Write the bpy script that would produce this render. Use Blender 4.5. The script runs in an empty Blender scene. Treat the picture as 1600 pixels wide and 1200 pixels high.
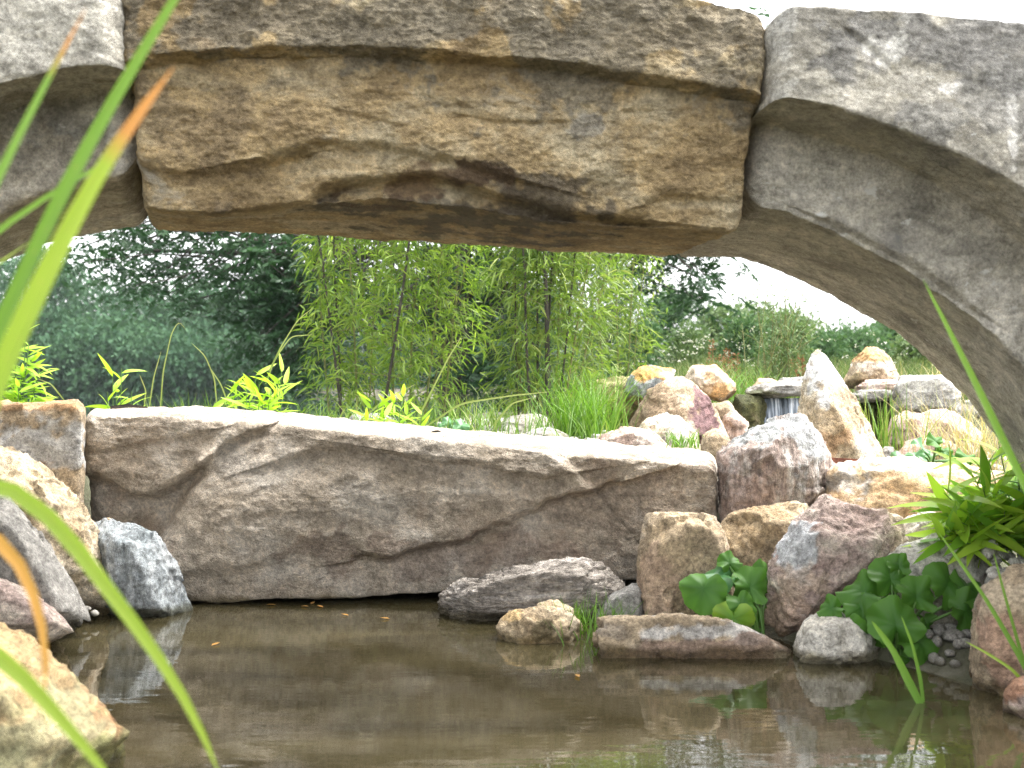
import bpy, bmesh, math, random
import numpy as np
from mathutils import Vector, Matrix

# ------------------------------------------------------------------ camera, sky, sun, exposure
scene = bpy.context.scene
COL = scene.collection
CAM_Z, FPX = 0.6, 1690.0            # eye height over the water, focal length in photograph pixels (1600 wide)
cam_d = bpy.data.cameras.new('camera'); cam = bpy.data.objects.new('camera', cam_d); COL.objects.link(cam)
cam.location = (0, 0, CAM_Z); cam.rotation_euler = (math.radians(90), 0, 0)
cam_d.sensor_width = 36.0; cam_d.lens = 36.0 * FPX / 1600.0
cam_d.clip_start = 0.02; cam_d.clip_end = 2000
cam_d.dof.use_dof = True; cam_d.dof.focus_distance = 3.3; cam_d.dof.aperture_fstop = 5.4
scene.camera = cam

SUN_EL, SUN_AZ = math.radians(64), math.radians(78)     # azimuth from +Y (behind the scene) towards +X
world = bpy.data.worlds.new('World'); scene.world = world; world.use_nodes = True
wn, wl = world.node_tree.nodes, world.node_tree.links
wn.clear()
sky = wn.new('ShaderNodeTexSky'); sky.sky_type = 'NISHITA'; sky.sun_disc = False
sky.sun_elevation = SUN_EL; sky.sun_rotation = SUN_AZ; sky.dust_density = 4.0; sky.air_density = 1.0
hsv = wn.new('ShaderNodeHueSaturation'); hsv.inputs['Saturation'].default_value = 0.14
bg = wn.new('ShaderNodeBackground'); bg.inputs['Strength'].default_value = 0.15
wo = wn.new('ShaderNodeOutputWorld')
wl.new(sky.outputs[0], hsv.inputs['Color']); wl.new(hsv.outputs[0], bg.inputs[0]); wl.new(bg.outputs[0], wo.inputs[0])
sun_d = bpy.data.lights.new('sun', 'SUN'); sun = bpy.data.objects.new('sun', sun_d); COL.objects.link(sun)
sun_d.energy = 1.0; sun_d.angle = math.radians(60); sun_d.color = (1.0, 0.95, 0.88)
sv = Vector((math.sin(SUN_AZ)*math.cos(SUN_EL), math.cos(SUN_AZ)*math.cos(SUN_EL), math.sin(SUN_EL)))
sun.rotation_euler = sv.to_track_quat('Z', 'Y').to_euler()
scene.view_settings.view_transform = 'Standard'; scene.view_settings.look = 'None'
scene.view_settings.gamma = 1.0; scene.view_settings.exposure = 2.6
scene.render.engine = 'CYCLES'
scene.cycles.use_denoising = True; scene.cycles.denoising_prefilter = 'NONE'
scene.cycles.max_bounces = 6; scene.cycles.diffuse_bounces = 3; scene.cycles.glossy_bounces = 3
scene.cycles.transmission_bounces = 4; scene.cycles.transparent_max_bounces = 4
scene.cycles.caustics_reflective = False; scene.cycles.caustics_refractive = False

R = np.random.default_rng(7)
def seed(n):
    global R
    R = np.random.default_rng(n)

# ------------------------------------------------------------------ maths helpers
def P(x, y, d):                      # photograph pixel at depth d -> world point
    return np.array([(x-800)/FPX*d, d, CAM_Z-(y-600)/FPX*d])
def to_px(v):
    d = np.maximum(v[..., 1], .05)
    return 800+v[..., 0]/d*FPX, 600-(v[..., 2]-CAM_Z)/d*FPX
def sm(t):
    t = np.clip(t, 0, 1); return t*t*(3-2*t)
def unit(v):
    return v/np.maximum(np.linalg.norm(v, axis=-1, keepdims=True), 1e-9)
_tab = np.random.default_rng(3).integers(0, 256, 256)
_perm = np.concatenate([_tab, _tab, _tab])
_grad = unit(np.random.default_rng(5).normal(size=(256, 3)))
def perlin(p):
    i = np.floor(p).astype(int); f = p-i; i &= 255
    w = f*f*f*(f*(f*6-15)+10)
    out = 0
    for dx in (0, 1):
        for dy in (0, 1):
            for dz in (0, 1):
                h = _perm[(_perm[(_perm[(i[:, 0]+dx) & 255]+i[:, 1]+dy) & 255]+i[:, 2]+dz) & 255] & 255
                g = (_grad[h]*(f-np.array([dx, dy, dz]))).sum(1)
                out = out+g*(w[:, 0] if dx else 1-w[:, 0])*(w[:, 1] if dy else 1-w[:, 1])*(w[:, 2] if dz else 1-w[:, 2])
    return out*1.5
def fbm(p, octs=4, gain=.5, ridged=False):
    shp = p.shape[:-1]; p = p.reshape(-1, 3); a, s, f = 1.0, 0, 1.0
    for k in range(octs):
        n = perlin(p*f+17.3*k)
        s = s+a*((1-2*np.abs(n)) if ridged else n); a *= gain; f *= 2.03
    return s.reshape(shp)

# ------------------------------------------------------------------ mesh helpers
def mesh_from(name, verts, faces, smooth=True, attrs=None, color=None):
    verts = np.asarray(verts, dtype=np.float32).reshape(-1, 3)
    me = bpy.data.meshes.new(name)
    if isinstance(faces, np.ndarray):
        k = faces.shape[1]; nf = len(faces)
        me.vertices.add(len(verts)); me.vertices.foreach_set('co', verts.ravel())
        me.loops.add(nf*k); me.loops.foreach_set('vertex_index', faces.ravel().astype(np.int32))
        me.polygons.add(nf); me.polygons.foreach_set('loop_start', np.arange(0, nf*k, k, dtype=np.int32))
        me.update(calc_edges=True); me.validate()
    else:
        me.from_pydata(verts.tolist(), [], faces); me.update()
    me.polygons.foreach_set('use_smooth', np.full(len(me.polygons), smooth))
    if attrs is not None:
        for k, v in attrs.items():
            a = me.attributes.new(k, 'FLOAT', 'POINT'); a.data.foreach_set('value', np.asarray(v, dtype=np.float32))
    if color is not None:
        a = me.attributes.new('paint', 'FLOAT_COLOR', 'POINT'); a.data.foreach_set('color', np.asarray(color, dtype=np.float32).ravel())
    return me
def tag(o, label=None, cat=None, group=None, kind=None):
    if label: o['label'] = label
    if cat: o['category'] = cat
    if group: o['group'] = group
    if kind: o['kind'] = kind
    return o
def link(name, me, mat, parent=None, loc=None):
    o = bpy.data.objects.new(name, me); COL.objects.link(o)
    if mat is not None and not me.materials: me.materials.append(mat)
    if parent is not None: o.parent = parent
    if loc is not None: o.location = loc
    return o
def obj(name, verts, faces, mat, parent=None, smooth=True, attrs=None, color=None, origin=None):
    verts = np.asarray(verts, float).reshape(-1, 3)
    if parent is None:
        if origin is None:
            lo, hi = verts.min(0), verts.max(0); origin = np.array([(lo[0]+hi[0])/2, (lo[1]+hi[1])/2, lo[2]])
        return link(name, mesh_from(name, verts-origin, faces, smooth, attrs, color), mat, None, tuple(origin))
    pl = np.array(parent.location)
    if parent.parent is not None: pl = pl+np.array(parent.parent.location)
    return link(name, mesh_from(name, verts-pl, faces, smooth, attrs, color), mat, parent)
def empty(name, loc, label, cat, group=None):
    o = bpy.data.objects.new(name, None); COL.objects.link(o); o.location = tuple(loc); o.empty_display_size = .1
    return tag(o, label, cat, group)
def grid_faces(nu, nv, wrap):
    i = np.arange(nu-1)[:, None]; j = np.arange(nv if wrap else nv-1)[None, :]; j2 = (j+1) % nv
    return np.stack([i*nv+j, (i+1)*nv+j, (i+1)*nv+j2, i*nv+j2], -1).reshape(-1, 4)
def tube(pts, rad, k=8):
    pts = np.asarray(pts, float); rad = np.asarray(rad, float)
    t = unit(np.gradient(pts, axis=0)); ref = np.where(np.abs(t[:, 2:3]) > .9, [[1., 0, 0]], [[0, 0, 1.]])
    a = unit(np.cross(t, ref)); b = np.cross(t, a)
    for i in range(1, len(pts)):
        if (a[i]*a[i-1]).sum() < 0: a[i] *= -1; b[i] *= -1
    an = np.linspace(0, 2*np.pi, k, endpoint=False)
    v = pts[:, None]+rad[:, None, None]*(a[:, None]*np.cos(an)[None, :, None]+b[:, None]*np.sin(an)[None, :, None])
    return v.reshape(-1, 3), grid_faces(len(pts), k, True)
def join(parts):
    V, F, n = [], [], 0
    for v, f in parts:
        V.append(v); F.append(f+n); n += len(v)
    return np.concatenate(V), np.concatenate(F)
def curve(pts, n):                   # smooth resample of a polyline
    pts = np.asarray(pts, float); t = np.concatenate([[0], np.cumsum(np.linalg.norm(np.diff(pts, axis=0), axis=1))]); t /= t[-1]
    u = np.linspace(0, 1, n); out = np.stack([np.interp(u, t, pts[:, k]) for k in range(pts.shape[1])], 1)
    for _ in range(max(1, n//len(pts)//2)):
        out[1:-1] = .25*out[:-2]+.5*out[1:-1]+.25*out[2:]
    return out

# ------------------------------------------------------------------ materials
def new_mat(name):
    m = bpy.data.materials.new(name); m.use_nodes = True; nt = m.node_tree
    b = nt.nodes['Principled BSDF']; return m, nt.nodes, nt.links, b
def ramp(n, stops):
    r = n.new('ShaderNodeValToRGB'); e = r.color_ramp.elements
    while len(e) < len(stops): e.new(.5)
    for k, (p, c) in enumerate(stops):
        e[k].position = p; e[k].color = (*c, 1) if len(c) == 3 else c
    return r
def noise(n, l, vec, scale, detail=6, rough=.6, dist=0.0):
    t = n.new('ShaderNodeTexNoise'); t.inputs['Scale'].default_value = scale; t.inputs['Detail'].default_value = detail
    t.inputs['Roughness'].default_value = rough; t.inputs['Distortion'].default_value = dist
    l.new(vec, t.inputs['Vector']); return t.outputs['Fac']
def mixc(n, l, fac, a, b, mode='MIX'):
    m = n.new('ShaderNodeMix'); m.data_type = 'RGBA'; m.blend_type = mode
    for sock, val in ((m.inputs[0], fac), (m.inputs[6], a), (m.inputs[7], b)):
        if hasattr(val, 'is_output'): l.new(val, sock)
        elif isinstance(val, (int, float)): sock.default_value = val
        else: sock.default_value = (*val, 1)
    return m.outputs[2]
def rock_mat(name, cols, scale=4.0, stretch=(1, 1, 1), rot=(0, 0, 0), grain=70, bump=.5, speck=None, rough=.88, pos=(.36, .5, .62), stain=None, gcon=.9):
    m, n, l, b = new_mat(name)
    tc = n.new('ShaderNodeTexCoord'); mp = n.new('ShaderNodeMapping'); l.new(tc.outputs['Object'], mp.inputs[0])
    mp.inputs['Scale'].default_value = stretch; mp.inputs['Rotation'].default_value = rot
    vec = mp.outputs[0]; raw = tc.outputs['Object']
    r = ramp(n, list(zip(pos, cols))); l.new(noise(n, l, vec, scale, 9, .62, .4), r.inputs[0])
    c = r.outputs[0]
    g = ramp(n, [(.34, (.26, .25, .24)), (.5, (.95, .95, .95)), (.66, (1.7, 1.7, 1.68))]); l.new(noise(n, l, raw, grain, 6, .85), g.inputs[0])
    c = mixc(n, l, gcon, c, g.outputs[0], 'MULTIPLY')
    g2 = ramp(n, [(.37, (.62, .61, .60)), (.5, (1, 1, 1)), (.63, (1.3, 1.28, 1.26))]); l.new(noise(n, l, vec, scale*3.7, 7, .7, .6), g2.inputs[0])
    c = mixc(n, l, .8, c, g2.outputs[0], 'MULTIPLY')
    if stain:                          # weathering patches with a shape of their own
        s = ramp(n, [(stain[2], (0, 0, 0)), (stain[3], (1, 1, 1))]); l.new(noise(n, l, raw, stain[1], 8, .7, .8), s.inputs[0])
        c = mixc(n, l, s.outputs[0], c, stain[0])
    if speck:
        s = ramp(n, [(speck[2], (0, 0, 0)), (speck[2]+.06, (1, 1, 1))]); l.new(noise(n, l, vec, speck[1], 5, .7), s.inputs[0])
        c = mixc(n, l, s.outputs[0], c, speck[0])
    at = n.new('ShaderNodeAttribute'); at.attribute_name = 'paint'
    pv = mixc(n, l, .8, mixc(n, l, .8, at.outputs['Color'], g.outputs[0], 'MULTIPLY'), g2.outputs[0], 'MULTIPLY')
    c = mixc(n, l, at.outputs['Alpha'], c, pv)
    ge = n.new('ShaderNodeNewGeometry'); sx = n.new('ShaderNodeSeparateXYZ'); l.new(ge.outputs['Position'], sx.inputs[0])
    wa = n.new('ShaderNodeMath'); wa.operation = 'MULTIPLY_ADD'; wa.inputs[1].default_value = .07; l.new(noise(n, l, raw, 9, 5), wa.inputs[0]); wa.inputs[2].default_value = -.012
    ws = n.new('ShaderNodeMath'); ws.operation = 'SUBTRACT'; l.new(wa.outputs[0], ws.inputs[0]); l.new(sx.outputs[2], ws.inputs[1])
    wet = n.new('ShaderNodeMapRange'); wet.inputs[1].default_value = -.006; wet.inputs[2].default_value = .010; l.new(ws.outputs[0], wet.inputs[0])   # damp tide mark just above the pond level
    c = mixc(n, l, wet.outputs[0], c, mixc(n, l, 1.0, c, (.38, .36, .28), 'MULTIPLY'))
    wr = n.new('ShaderNodeMapRange'); wr.inputs[3].default_value = rough; wr.inputs[4].default_value = .35; l.new(wet.outputs[0], wr.inputs[0]); l.new(wr.outputs[0], b.inputs['Roughness'])
    l.new(c, b.inputs['Base Color'])
    b.inputs['Specular IOR Level'].default_value = .25
    h1 = noise(n, l, vec, grain*.45, 8, .75); h2 = noise(n, l, raw, grain*1.7, 5, .7)
    add = n.new('ShaderNodeMath'); add.operation = 'MULTIPLY_ADD'; add.inputs[1].default_value = .35; l.new(h2, add.inputs[0]); l.new(h1, add.inputs[2])
    bp = n.new('ShaderNodeBump'); bp.inputs['Strength'].default_value = min(1, bump*1.25); bp.inputs['Distance'].default_value = .028
    l.new(add.outputs[0], bp.inputs['Height']); l.new(bp.outputs[0], b.inputs['Normal'])
    return m
def leaf_mat(name, ca, cb, transl=.4, rough=.45, spec=.35, cc=None):
    m, n, l, b = new_mat(name)
    at = n.new('ShaderNodeAttribute'); at.attribute_name = 'rnd'
    stops = [(0, ca), (1, cb)] if cc is None else [(0, ca), (.55, cb), (1, cc)]
    r = ramp(n, stops); l.new(at.outputs['Fac'], r.inputs[0])
    l.new(r.outputs[0], b.inputs['Base Color']); b.inputs['Roughness'].default_value = rough; b.inputs['Specular IOR Level'].default_value = spec
    t = n.new('ShaderNodeBsdfTranslucent'); tcol = mixc(n, l, .5, r.outputs[0], (1.0, 1.25, .35), 'MULTIPLY'); l.new(tcol, t.inputs[0])
    tcol.node.clamp_result = False
    mx = n.new('ShaderNodeMixShader'); mx.inputs[0].default_value = transl; l.new(b.outputs[0], mx.inputs[1]); l.new(t.outputs[0], mx.inputs[2])
    l.new(mx.outputs[0], n['Material Output'].inputs[0])
    return m
def bark_mat(name, ca, cb, sc=30):
    m, n, l, b = new_mat(name); tc = n.new('ShaderNodeTexCoord')
    r = ramp(n, [(.35, ca), (.65, cb)]); l.new(noise(n, l, tc.outputs['Object'], sc, 6), r.inputs[0]); l.new(r.outputs[0], b.inputs['Base Color'])
    b.inputs['Roughness'].default_value = .8; return m

M = {}
M['granite'] = rock_mat('granite', [(.42, .355, .275), (.57, .49, .395), (.67, .605, .52)], 5, (1, 1, 1.3), grain=85, bump=.8, stain=((.50, .37, .27), 3.2, .56, .74), gcon=.62)
M['keystone'] = rock_mat('ochre_sandstone', [(.29, .21, .11), (.48, .36, .195), (.56, .47, .31)], 4.5, (1, 1, 1.6), grain=95, bump=.75, stain=((.46, .42, .34), 6, .58, .72), gcon=.68)
M['arch_grey'] = rock_mat('grey_sandstone', [(.26, .245, .21), (.40, .375, .315), (.52, .49, .43)], 5.5, (1, 1, 1.4), grain=110, bump=.5, stain=((.17, .165, .155), 4.5, .58, .74), speck=((.56, .55, .51), 22, .615), gcon=.65)
M['ochre'] = rock_mat('ochre_rock', [(.34, .25, .145), (.48, .385, .26), (.58, .51, .40)], 5, grain=80, bump=.6, stain=((.40, .22, .09), 4, .58, .75))
M['tan'] = rock_mat('tan_rock', [(.30, .23, .15), (.44, .35, .24), (.54, .47, .38)], 5, grain=80, bump=.6)
M['orange'] = rock_mat('orange_rock', [(.47, .30, .16), (.56, .42, .27), (.62, .54, .43)], 5, grain=70, bump=.5, stain=((.40, .36, .32), 5, .6, .72))
M['pink'] = rock_mat('pink_rock', [(.36, .25, .20), (.48, .37, .31), (.60, .53, .46)], 6, grain=80, bump=.55, stain=((.30, .20, .19), 5, .55, .7))
M['purple'] = rock_mat('purple_rock', [(.32, .235, .205), (.44, .345, .30), (.58, .50, .42)], 7, (1, 1, 2.2), (0, .6, 0), grain=80, bump=.55, speck=((.56, .47, .38), 14, .60))
M['bluegrey'] = rock_mat('blue_grey_slate', [(.20, .225, .235), (.33, .355, .365), (.47, .485, .49)], 5, (2.6, 1, .8), (0, -.45, 0), grain=60, bump=.55)
M['grey'] = rock_mat('grey_rock', [(.21, .205, .19), (.32, .31, .285), (.43, .42, .39)], 5, grain=85, bump=.5)
M['strata'] = rock_mat('banded_grey_rock', [(.27, .24, .21), (.40, .36, .315), (.52, .48, .44)], 5, (1, 1, 5), (0, .22, 0), grain=45, bump=.8)
M['white'] = rock_mat('white_rock', [(.42, .39, .33), (.58, .55, .49), (.70, .68, .64)], 5, grain=85, bump=.45)
M['streaked'] = rock_mat('streaked_grey_rock', [(.25, .19, .165), (.35, .29, .255), (.47, .45, .425)], 5, (3.5, 1, .55), (0, .35, 0), grain=40, bump=.6, speck=((.56, .53, .49), 11, .64))
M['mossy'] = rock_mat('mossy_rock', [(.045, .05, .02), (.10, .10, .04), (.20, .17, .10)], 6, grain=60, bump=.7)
M['moss_tan'] = rock_mat('lichen_rock', [(.19, .17, .07), (.31, .27, .14), (.42, .35, .22)], 6, grain=60, bump=.6)
M['pebble'] = rock_mat('pebble_stone', [(.28, .27, .24), (.42, .40, .36), (.55, .53, .49)], 9, grain=120, bump=.2)
M['wetpebble'] = rock_mat('wet_pebble_stone', [(.10, .095, .085), (.19, .18, .16), (.30, .29, .26)], 9, grain=120, bump=.2, rough=.45)

# ------------------------------------------------------------------ ground and water
def ground_z(X, Y):
    X = np.asarray(X, float); Y = np.asarray(Y, float)
    XL = np.interp(Y, [-2, .5, 1, 1.5, 2, 2.5, 3, 3.8], [-.6, -.6, -.64, -.74, -1.0, -1.16, -1.3, -1.35])
    XR = np.interp(Y, [-2, .5, 1.5, 2, 2.25, 2.5, 2.8, 3.1, 3.8], [1.25, 1.25, 1.15, 1.0, .86, .66, .38, .33, .3])
    s = np.minimum(np.minimum(X-XL, XR-X), np.minimum(3.75-Y, Y+2.5))
    rat = X/np.maximum(Y, .5)
    hill = sm((rat-.03)/.13)
    bank = .05+.33*sm((Y-2.35)/1.2)-.11*sm((X-.35)/.3)*sm((Y-2.6)/.5)
    far = .22*sm((Y-5.2)/.35)*sm((rat-.1)/.06)+hill*.034*np.clip(Y-6, 0, 60)
    lake = -.95*sm((Y-np.where(rat < -.1, 4.4, 4.4+4.1*sm((rat+.1)/.08)))/4)*(1-hill)*(1-sm((Y-66)/6))
    z = np.where(s > 0, -.38*sm(s/.28), (bank+far+lake)*sm(-s/.14))
    return z+.012*perlin(np.stack([X*3, Y*3, X*0], -1).reshape(-1, 3)).reshape(X.shape)
ys = np.concatenate([np.arange(-4, 8, .06), np.geomspace(8, 900, 90)])
xs = np.concatenate([-np.geomspace(3.2, 700, 45)[::-1], np.arange(-3.15, 3.2, .06), np.geomspace(3.2, 700, 45)])
GX, GY = np.meshgrid(xs, ys)
GZ = ground_z(GX, GY)
m, n, l, b = new_mat('soil')
tc = n.new('ShaderNodeTexCoord')
r = ramp(n, [(.35, (.055, .045, .03)), (.5, (.13, .11, .08)), (.62, (.26, .235, .20))]); l.new(noise(n, l, tc.outputs['Object'], 14, 9, .75), r.inputs[0])
r2 = ramp(n, [(.42, (0, 0, 0)), (.58, (1, 1, 1))]); l.new(noise(n, l, tc.outputs['Object'], 1.3, 4), r2.inputs[0])
l.new(mixc(n, l, r2.outputs[0], r.outputs[0], (.06, .065, .03)), b.inputs['Base Color']); b.inputs['Roughness'].default_value = .95
bp = n.new('ShaderNodeBump'); bp.inputs['Strength'].default_value = .8; bp.inputs['Distance'].default_value = .03
l.new(noise(n, l, tc.outputs['Object'], 40, 6, .7), bp.inputs['Height']); l.new(bp.outputs[0], b.inputs['Normal'])
M['soil'] = m
gr = obj('ground', np.stack([GX, GY, GZ], -1), grid_faces(len(ys), len(xs), False)[:, ::-1], M['soil'], origin=np.zeros(3))
tag(gr, kind='structure')

def water_mat(name, deep, sx, sy, strength, ior=1.33):
    m, n, l, b = new_mat(name); tc = n.new('ShaderNodeTexCoord'); mp = n.new('ShaderNodeMapping')
    l.new(tc.outputs['Object'], mp.inputs[0]); mp.inputs['Scale'].default_value = (sx, sy, 1)
    r = ramp(n, [(.35, deep[0]), (.65, deep[1])]); l.new(noise(n, l, mp.outputs[0], .35, 5, .6, .5), r.inputs[0])
    l.new(r.outputs[0], b.inputs['Base Color']); b.inputs['Roughness'].default_value = .015; b.inputs['IOR'].default_value = ior
    b.inputs['Specular IOR Level'].default_value = .5
    bp = n.new('ShaderNodeBump'); bp.inputs['Strength'].default_value = strength; bp.inputs['Distance'].default_value = .01
    h1 = noise(n, l, mp.outputs[0], 1.0, 3, .5, .3); h2 = noise(n, l, mp.outputs[0], 4.2, 2, .5)
    a = n.new('ShaderNodeMath'); a.operation = 'MULTIPLY_ADD'; a.inputs[1].default_value = .22; l.new(h2, a.inputs[0]); l.new(h1, a.inputs[2])
    l.new(a.outputs[0], bp.inputs['Height']); l.new(bp.outputs[0], b.inputs['Normal'])
    return m
M['pond'] = water_mat('pond_water', ((.018, .0155, .007), (.062, .052, .025)), 3.2, 15, .065, 2.5)
M['lake'] = water_mat('lake_water', ((.01, .02, .02), (.02, .03, .028)), .6, 1.5, .12)
def sheet(name, x0, x1, y0, y1, z, mat):
    v = np.array([[x0, y0, z], [x1, y0, z], [x1, y1, z], [x0, y1, z]]); o = obj(name, v, np.array([[0, 1, 2, 3]]), mat, origin=np.zeros(3)); return tag(o, kind='structure')
sheet('pond_water', -1.75, 1.75, -2.9, 4.1, 0.0, M['pond'])
sheet('lake_water', -160, 30, 4.5, 76, -.12, M['lake'])

# ------------------------------------------------------------------ big dressed / split stones: lofted blocks
def polydist(px, py, poly):            # signed distance to a polyline (+ above/left of travel direction), and end fade
    best = np.full(px.shape, 1e9); sg = np.zeros(px.shape)
    for (x0, y0), (x1, y1) in zip(poly[:-1], poly[1:]):
        dx, dy = x1-x0, y1-y0; L2 = dx*dx+dy*dy
        t = np.clip(((px-x0)*dx+(py-y0)*dy)/L2, 0, 1)
        d = np.hypot(px-x0-t*dx, py-y0-t*dy); c = (dx*(py-y0)-dy*(px-x0))
        k = d < best; best = np.where(k, d, best); sg = np.where(k, np.where(c < 0, 1, -1), sg)
    return best*sg
def step(px, py, poly, up, down, wu, wd, soft=5, warp=None):   # above the line raised by up, below lowered by down, fading over wu / wd pixels
    d = polydist(px, py, poly)
    if warp is not None: d = d+warp
    ends = np.minimum(np.hypot(px-poly[0][0], py-poly[0][1]), np.hypot(px-poly[-1][0], py-poly[-1][1]))
    fade = 1.0
    s = .5+.5*np.tanh(d/soft)
    return s*up*np.exp(-np.maximum(d, 0)/wu)*fade-(1-s)*down*np.exp(-np.maximum(-d, 0)/wd)*fade
def win(px, a, b_):
    return sm((px-a)/40)*sm((b_-px)/40)
def blob(px, py, x, y, rx, ry, a, rot=0):
    c, s = math.cos(rot), math.sin(rot); u = ((px-x)*c+(py-y)*s)/rx; v = (-(px-x)*s+(py-y)*c)/ry
    return a*np.exp(-(u*u+v*v))
def loft(curves, nu, nvs, round_n, end_r):
    C = np.stack([curve([P(*q) for q in c], nu) for c in curves], 1)          # nu, K, 3
    K = C.shape[1]; rows = []
    for k in range(K):
        t = np.linspace(0, 1, nvs[k], endpoint=False)[None, :, None]
        rows.append(C[:, k:k+1]*(1-t)+C[:, (k+1) % K][:, None]*t)
    G = np.concatenate(rows, 1)
    for _ in range(round_n): G = .25*np.roll(G, 1, 1)+.5*G+.25*np.roll(G, -1, 1)
    cen = G.mean(1, keepdims=True)
    ax = np.linalg.norm(np.diff(cen[:, 0], axis=0), axis=1); s = np.concatenate([[0], np.cumsum(ax)])
    size = np.linalg.norm(G-cen, axis=2).min(1)[:, None, None]
    for dist in (s, s[-1]-s):
        t = np.clip(1-dist/end_r, 0, 1)[:, None, None]
        G = cen+(G-cen)*(1-(1-np.sqrt(np.maximum(1-t*t, 0)))*end_r/np.maximum(size, end_r))
    caps = lambda row, c: [c+(row-c)*q for q in (.985, .95, .88, .75, .55, .3, .02)]
    G = np.concatenate([np.stack(caps(G[0], cen[0])[::-1]), G, np.stack(caps(G[-1], cen[-1]))], 0)
    return G
def grid_normals(G):
    du = np.gradient(G, axis=0); dv = np.roll(G, -1, 1)-np.roll(G, 1, 1)
    nr = np.cross(du, dv); nr = unit(nr)
    cen = G.mean((0, 1)); 
    if ((G-G.mean(1, keepdims=True))*nr).sum() < 0: nr = -nr
    return nr
def paint_from(V, spots, wob=.5, scale=9.0):
    col = np.zeros((len(V), 4)); 
    if not spots: return col
    w = fbm(V*scale, 5, .62)
    for (c, rad, rgb, a) in spots:
        d = np.linalg.norm((V-np.array(c))/np.array(rad), axis=1)+w*wob*2
        k = a*sm((1.12-d)/.3)
        col[:, :3] = col[:, :3]*(1-k[:, None])+np.array(rgb)*k[:, None]; col[:, 3] = col[:, 3]*(1-k)+k
    s = np.maximum(col[:, 3:4], 1e-3); col[:, :3] = np.where(col[:, 3:4] > 0, np.minimum(col[:, :3]/s, 1), 0)
    return col
def block(name, curves, nu, nvs, mat, round_n=6, end_r=.03, sculpt=None, rough=.012, fine=.004, nscale=7, parent=None, spots=None, stretch=(1, 1, 1.5), off=0, sgain=1.0):
    G = loft(curves, nu, nvs, round_n, end_r)
    nr = grid_normals(G); px, py = to_px(G)
    S = np.array(stretch)
    d = rough*fbm(G*nscale*S+off, 4)+fine*fbm(G*nscale*6*S+off, 3, .6)
    G2 = G+nr*d[..., None]
    if sculpt is not None:
        front = np.clip(-nr[..., 1]*1.4+.1, 0, 1)
        G2 = G2+np.array([0, -1, 0])*(sculpt(px, py, G)*front*sgain)[..., None]
    V = G2.reshape(-1, 3)
    return obj(name, V, grid_faces(G.shape[0], G.shape[1], True), mat, parent, color=paint_from(V, spots))

# the great slab laid across the pond
def slab_sculpt(px, py, G):
    w = 9*fbm(G*np.array([6, 6, 6.])+3, 4)
    s = step(px, py, [(100, 735), (150, 742), (205, 775), (245, 772), (300, 742), (345, 700), (420, 668)], .028, .075, 70, 60, 6, w)       # upper-left lump over a hollow
    s += step(px, py, [(440, 662), (360, 692), (322, 725), (296, 770), (255, 815), (205, 850), (190, 900)], -.0, -.0, 60, 60)
    s += blob(px, py, 300, 850, 60, 60, -.0)
    left_ledge = polydist(px, py, [(205, 960), (235, 860), (275, 812), (300, 765), (325, 722), (365, 690), (440, 660), (560, 640)])
    k = .5+.5*np.tanh((-left_ledge+w)/9)                                   # right of the slanting ridge the stone stands proud
    s += .085*k*np.exp(-np.maximum(-left_ledge, 0)/420)
    s += step(px, py, [(560, 872), (620, 862), (720, 842), (800, 812), (890, 772), (960, 752)], .04, .05, 120, 95, 6, w*1.6)*sm((px-470)/170)
    s += step(px, py, [(230, 905), (330, 885), (400, 878), (440, 862), (480, 838), (560, 852)], .018, .02, 70, 60, 10, w*1.5)*win(px, 180, 620)   # overhanging lower edge
    s += blob(px, py, 680, 760, 200, 70, .03, -.1)+blob(px, py, 420, 800, 110, 70, .035, -.4)
    s += step(px, py, [(860, 700), (905, 735), (925, 760)], -.012, -.03, 60, 80, 6, w)
    s += step(px, py, [(640, 705), (760, 722), (850, 742), (900, 735)], .015, .018, 40, 50, 5, w)
    s += blob(px, py, 1000, 830, 130, 60, .02)
    s += step(px, py, [(430, 722), (500, 700), (600, 705)], .010, .014, 30, 40, 4, w)
    s += step(px, py, [(180, 700), (240, 690), (330, 672)], .006, .010, 20, 25, 3, w*.6)
    s += .006*fbm(G*np.array([7, 7, 10.]), 4, ridged=True)
    return s
slab_c = [
    [(132, 637, 3.30), (300, 634, 3.36), (520, 649, 3.40), (760, 672, 3.42), (1000, 696, 3.40), (1122, 707, 3.36)],      # top back
    [(131, 644, 3.03), (300, 652, 3.00), (520, 668, 2.98), (760, 690, 2.98), (1000, 716, 3.0), (1121, 728, 3.02)],      # top front
    [(148, 930, 3.08), (300, 938, 3.00), (520, 938, 2.98), (700, 925, 3.0), (900, 905, 3.03), (1010, 905, 3.06), (1122, 905, 3.08)],   # bottom front
    [(148, 905, 3.36), (300, 908, 3.38), (520, 905, 3.40), (760, 890, 3.42), (1000, 875, 3.42), (1122, 870, 3.4)],      # bottom back
]
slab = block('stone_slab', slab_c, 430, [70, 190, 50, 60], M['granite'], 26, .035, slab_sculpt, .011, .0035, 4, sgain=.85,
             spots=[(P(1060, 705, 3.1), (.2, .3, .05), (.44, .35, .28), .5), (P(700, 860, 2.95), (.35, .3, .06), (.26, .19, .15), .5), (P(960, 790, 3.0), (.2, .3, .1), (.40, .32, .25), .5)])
tag(slab, 'huge rough granite slab laid level across the pond like a footbridge', 'stone slab')

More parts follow.
